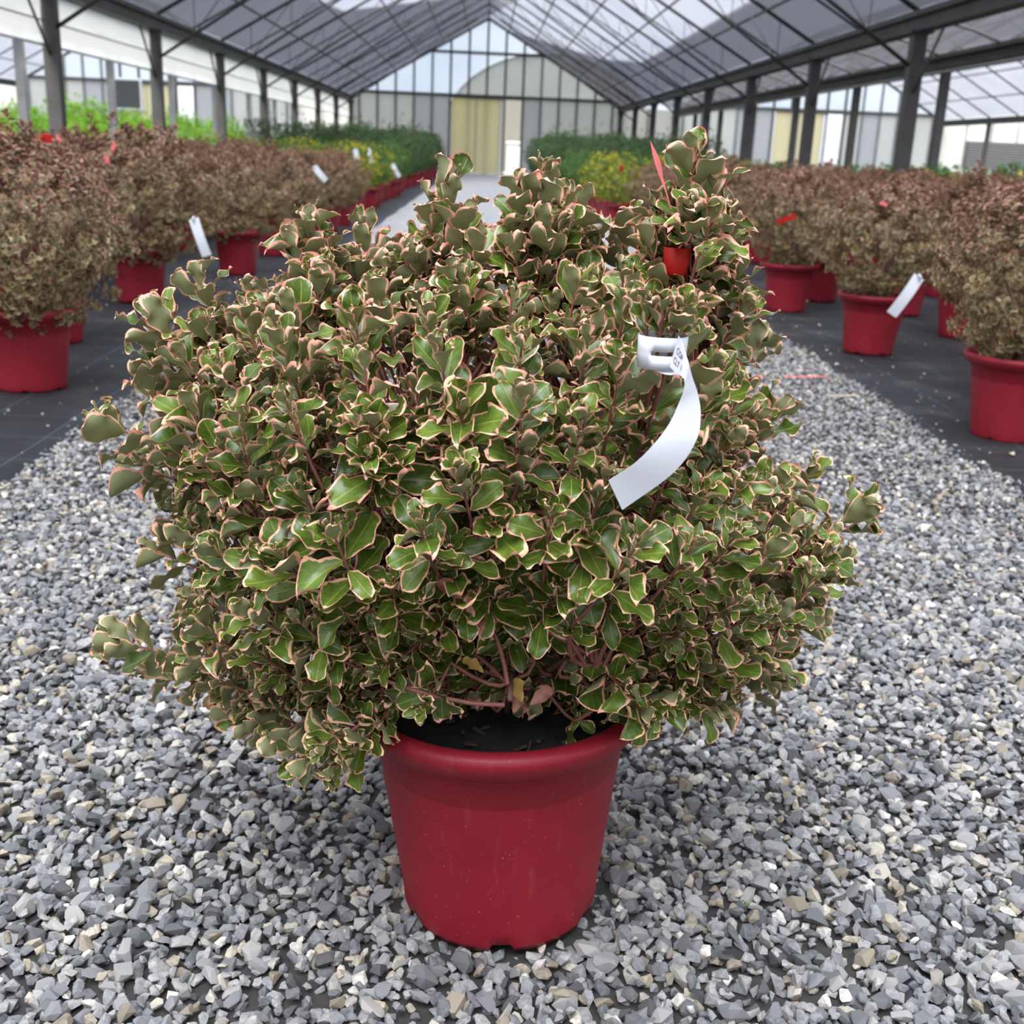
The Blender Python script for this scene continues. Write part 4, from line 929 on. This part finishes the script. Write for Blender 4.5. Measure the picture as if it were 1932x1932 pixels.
LGB, RGB = 'brown shrubs on the left bed', 'brown shrubs on the right bed'
front = [(-1.85, 4.72, 'bushy pink-brown shrub in a red pot, nearest on the left fabric', LGB, 1.05), (-2.16, 5.85, 'brown shrub whose red pot peeps out behind the nearest left pot', LGB, 1.0), (-2.18, 7.45, 'wide brown shrub on the left with a long white tag low on its side', LGB, 1.2),
         (-1.93, 9.26, 'brown shrub on the left whose red pot shows beside the big shrub', LGB, 1.0), (-1.93, 10.9, 'brown shrub on the left carrying a tilted white tag high up', LGB, 1.0), (-1.9, 12.4, 'brown shrub on the left just beyond the one with the tilted tag', LGB, 0.95),
         (-1.85, 13.9, 'brown shrub on the left, last but one before the golden bushes', LGB, 0.95), (-1.85, 15.3, 'last brown shrub on the left before the golden bushes', LGB, 0.92),
         (2.13, 4.42, 'pinkish brown shrub in the nearest red pot at the right edge', RGB, 0.92), (2.22, 6.44, 'brown shrub in a whole red pot on the right, white tag at its rim', RGB, 0.88), (2.19, 8.21, 'brown shrub on the right in the smaller whole red pot with a red ribbon', RGB, 0.9),
         (2.62, 8.9, 'brown shrub on the right, its pot half hidden behind the red-ribbon one', RGB, 0.9), (2.12, 10.3, 'dark brown shrub on the right just past the red-ribbon pot', RGB, 0.95), (2.15, 12.0, 'brown shrub on the right behind the red sleeve tag', RGB, 0.9), (2.2, 13.8, 'last but one brown shrub on the right before the golden bushes', RGB, 0.85), (2.2, 15.2, 'last brown shrub on the right before the golden bushes', RGB, 0.85)]
for i, (x, y, lab, g, sc_) in enumerate(front): add_brown(x, y, lab, g, sc_, i % 4)
add_brown(2.52, 5.2, 'brown shrub whose red pot shows just behind the nearest right pot', RGB, 0.9)
for s, g, lab in ((-1, LGB, '%s pink-brown shrub from the camera in the %s row back, left bed'), (1, RGB, '%s pink-brown shrub from the camera in the %s row back, right bed')):
    for ri, ax in enumerate((2.98, 3.85, 4.75)):
        y = 5.2+0.35*ri
        while y < 16.2:
            x = s*(ax+rp.uniform(-0.1, 0.1)); yy = y+rp.uniform(-0.12, 0.12)
            if inframe(x, yy) and min(math.hypot(x-a, yy-b) for a, b in placed) > 0.70: add_brown(x, yy, lab % (nth((s, ri)), ORD[ri+1]), g, rp.uniform(0.95, 1.06) if s < 0 else rp.uniform(0.82, 0.92))
            y += 0.98
for s, side in ((-1, 'left'), (1, 'right')):
    n = 0
    for ri, ax in enumerate((1.95, 2.85, 3.75)):
        y = 17.2
        while y < 25.5:
            gold = (rp.random() < (0.85 if y < 20.5 else 0.35))
            potted('potted_shrub', (GO if gold else MG)[rp.randrange(2)], STG, s*(ax+rp.uniform(-.05, .05)), y+rp.uniform(-.1, .1), ('%s golden yellow bush from the camera, %s row from the path, %s bed' if gold else '%s mid green bush among the golden ones, %s row from the path, %s bed') % (nth((s, ri, gold)), ORD[ri], side), ('golden bushes, %s bed' if gold else 'mid green bushes, %s bed') % side, rp.uniform(0.95, 1.12)); y += 1.15
    for ri, ax in enumerate((1.95, 3.0, 4.1, 5.1)):
        y = 27.0
        while y < 46:
            potted('potted_shrub', GR[rp.randrange(2)], STG, s*(ax+rp.uniform(-.1, .1)), y+rp.uniform(-.15, .15), '%s tall dark green bush from the near end, %s row from the path, %s bed' % (nth((s, ri, 'tall')), ORD[ri], side), 'tall green bushes at the far end, %s bed' % side, rp.uniform(0.95, 1.1)); y += 1.5
# unpotted-looking low crops seen over the shrubs
def plant(fol, x, y, z, label, group, sc, name='leafy_plant', cat='plant'):
    e = empty(name, (x, y, z), rp.uniform(0, 6.28)); tag(e, label, cat, group); f = obj('foliage', fol, e); f.scale = (sc,)*3; tag(f, kind='stuff')
    p = obj('pot', POT_LO[0], e); obj('rim', POT_LO[1], p); return e
for ri, ax in enumerate((9.4, 11.5, 13.6)):
    y = 18.5
    while y < 46:
        if inframe(-ax, y, 0.7): plant(LI[rp.randrange(2)], -ax+rp.uniform(-.2, .2), y+rp.uniform(-.2, .2), 0.02, '%s feathery lime green plant from the camera, %s row beyond the left posts' % (nth(('lime', ri)), ORD[ri]), 'lime green plants on the left', rp.uniform(0.9, 1.15))
        y += 2.1
for ri, ax in enumerate((7.0, 9.4, 11.5, 13.6)):
    y = 17.5
    while y < 40:
        if inframe(ax, y, 0.7) and not (ax < 10 and y < 19): plant(GS[rp.randrange(2)], ax+rp.uniform(-.2, .2), y+rp.uniform(-.2, .2), 0.02, '%s low grassy plant from the camera, %s row beyond the right-hand posts' % (nth(('grass', ri)), ORD[ri]), 'grassy plants on the right', rp.uniform(0.95, 1.2), 'grassy_plant')
        y += 2.1
# daffodils far right
def daffodil_mesh():
    r = np.random.default_rng(77); lv = []
    for k in range(48):
        a = r.uniform(0, 6.28); q = 0.5*math.sqrt(r.random()); c = np.array([q*math.cos(a), q*math.sin(a), 0.86+r.normal(0, 0.05)])
        for j in range(6):
            az = 2*PI*j/6; d = np.array([math.cos(az), math.sin(az)*0.7, math.sin(az)*0.7]); n_ = unit(np.cross(d, [0.3, 0.5, 0.9])); lv.append((j*3 % 18, c, np.stack([np.cross(d, n_), d, n_], 1)*0.075))
    return merge_leaves('blooms', *leaf_arrays(lv), TINY, M['petal'])
DAF = daffodil_mesh()
for k in range(3):
    q_ = at_y(1780+105*k, 335, 17.6-1.5*k); x, y = q_[0], q_[1]
    e = plant(GS[k % 2], x, y, 0.02, '%s clump of yellow daffodils from the left, beyond the right brown shrubs' % ORD[k], 'daffodils on the right', 1.12, 'daffodil_clump', 'flower'); b = obj('blooms', DAF, e); tag(b, kind='stuff')

# ------------------------------------------------------------------ tags on the rows, litter on the ground
def small_tag(px, py, Y, lpx, ang, label, mat='tagw', wpx=None, name='plant_tag'):
    c = at_y(px, py, Y); s = Y*1.05/FPX; ln, wd_ = lpx*s, (wpx or lpx*0.28)*s
    e = empty(name, c); tag(e, label, 'plant tag')
    n = 8; ca, sa = math.cos(ang), math.sin(ang); V = []; Fs = []
    for i in range(n+1):
        t = i/n-0.5; y = -0.05*math.cos(t*PI)*ln
        for k in (-0.5, 0.5): X, Z = t*ln, k*wd_; V.append((X*ca-Z*sa, y, -(X*sa+Z*ca)))
        if i: Fs.append((2*i-2, 2*i-1, 2*i+1, 2*i))
    b = MB().add(V, Fs).build('strip', M[mat], e, False); sm = b.modifiers.new('thickness', 'SOLIDIFY'); sm.thickness = 0.0015
    l2 = MB(); l2.tube([(-0.5*ln*ca+0.012*math.cos(a)*ca, -0.01+0.012*math.sin(a), 0.5*ln*sa+0.012*math.cos(a)*sa) for a in np.linspace(0, 2*PI, 9)], wd_*0.09, 5); l2.build('loop', M[mat], e, True)
small_tag(378, 448, 7.02, 66, math.radians(72), 'white strip tag hanging low on the wide left shrub', wpx=17)
small_tag(604, 328, 10.45, 30, math.radians(48), 'small tilted white tag high on a left brown shrub', wpx=10)
small_tag(1708, 558, 6.05, 80, math.radians(120), 'white strip tag leaning across the rim of a right red pot', wpx=21)
small_tag(672, 291, 17.0, 16, math.radians(80), 'tiny white tag on the first golden bush on the left', wpx=8)
small_tag(698, 294, 18.0, 24, math.radians(75), 'tiny upright white tag between two golden bushes on the left', wpx=7)
small_tag(747, 322, 21.5, 24, math.radians(58), 'tiny slanted white tag on the last golden bush on the left', wpx=7)
small_tag(1128, 322, 19.5, 20, math.radians(118), 'tiny slanted white tag on a golden bush on the right', wpx=7)
small_tag(1471, 360, 8.5, 10, math.radians(90), 'tiny white tag on the brown shrub left of the red ribbon', wpx=8)
small_tag(88, 261, 4.55, 18, math.radians(5), 'bright red tag near the top of the nearest left shrub', 'tagr', 14)
small_tag(112, 263, 4.6, 9, math.radians(60), 'tiny faded red tag beside the bright red one at top left', 'tagp', 6)
small_tag(202, 302, 6.9, 14, math.radians(80), 'small faded red tag on the wide left shrub', 'tagp', 8)
small_tag(214, 278, 6.9, 12, math.radians(120), 'small red tag near the top of the wide left shrub', 'tagp', 7)
small_tag(1484, 413, 7.85, 34, math.radians(-22), 'slanted red ribbon tag on the right shrub in the smaller pot', 'tagr', 9)
small_tag(1487, 333, 10.2, 15, math.radians(5), 'faded red tag at the top of a right brown shrub', 'tagp', 9)
small_tag(1172, 318, 14.9, 8, math.radians(70), 'tiny red tag on the last right brown shrub', 'tagr', 7)
small_tag(1668, 385, 6.1, 13, math.radians(20), 'small faded red tag on the shrub in the whole right pot', 'tagp', 6)
def lying(px, py, lpx, wpx, ang, label, mat, name, cat):
    c = ground(px, py, 0.03); s = np.linalg.norm(c-CAMP)/FPX; ln, wd_ = lpx*s, wpx*s*2.0
    V = []; Fs = []; n = 6
    for i in range(n+1):
        t = i/n-0.5
        for k in (-.5, .5):
            for h in (0, 0.003): V.append((t*ln, k*wd_*(1-0.5*abs(t)), h+0.004*math.sin(3*t)))
        if i: q = 4*i; Fs += [(q-4, q-2, q+2, q), (q-3, q+1, q+3, q-1), (q-4, q, q+1, q-3), (q-2, q-1, q+3, q+2)]
    Fs += [(0, 1, 3, 2), (4*n, 4*n+2, 4*n+3, 4*n+1)]
    o = MB().add(V, Fs).build(name, M[mat], None, False); o.location = c; o.rotation_euler = (0, 0, ang); tag(o, label, cat); return o
lying(1520, 711, 80, 3.5, 0.02, 'faded red strip lying on the gravel at the right fabric edge', 'tagp', 'plastic_strip', 'strip')
lying(1590, 747, 62, 3.5, -0.12, 'pale dry stick lying on the gravel beside the right fabric', 'straw', 'dry_stick', 'stick')
for k, (px, py) in enumerate(((175, 1535), (1395, 1725), (1640, 1800), (50, 1610), (125, 1835))):
    c = ground(px, py, 0.012); e = empty('weed_sprig', c); tag(e, 'tiny green weed sprig in the gravel ' + ('beside the left edge below the big shrub', 'just right of the big red pot', 'low on the right, away from the pot', 'hard against the left edge', 'lowest one near the bottom left corner')[k], 'weed', 'weeds in the gravel'); lv = []
    for j in range(3): b = np.zeros(3); t_ = np.array([rp.uniform(-.012, .012), rp.uniform(-.012, .012), rp.uniform(0.008, 0.018)]); shoot(np.stack([b, t_*0.5, t_]), rd, lv, 0.009, 3, pinkf=lambda p, k, r: 0, nvar=6)
    a = leaf_arrays(lv); f = obj('leaves', merge_leaves('leaves', *a, TINY, M['weed']), e); tag(f, kind='stuff')
for k in range(40):
    s = rp.choice((-1, 1)); x = (XL-rp.expovariate(2.2)-0.05) if s < 0 else (XR+rp.expovariate(2.2)+0.05); y = rp.uniform(3.3, 9); pv, pf, a, b = LOW[rp.randrange(8)*3]
    if not inframe(x, y, 0, 0): continue
    o = obj('fallen_leaf', bpy.data.meshes.get('fallen_leaf') or mesh_np('fallen_leaf', pv, pf, [M['straw']], True), None, (x, y, 0.027)); o.scale = (rp.uniform(0.02, 0.04),)*3; o.rotation_euler = (rp.uniform(-.3, .3), rp.uniform(-.3, .3), rp.uniform(0, 6.28)); tag(o, 'small dry leaf lying on the black fabric', 'leaf', 'dry leaves on the fabric')
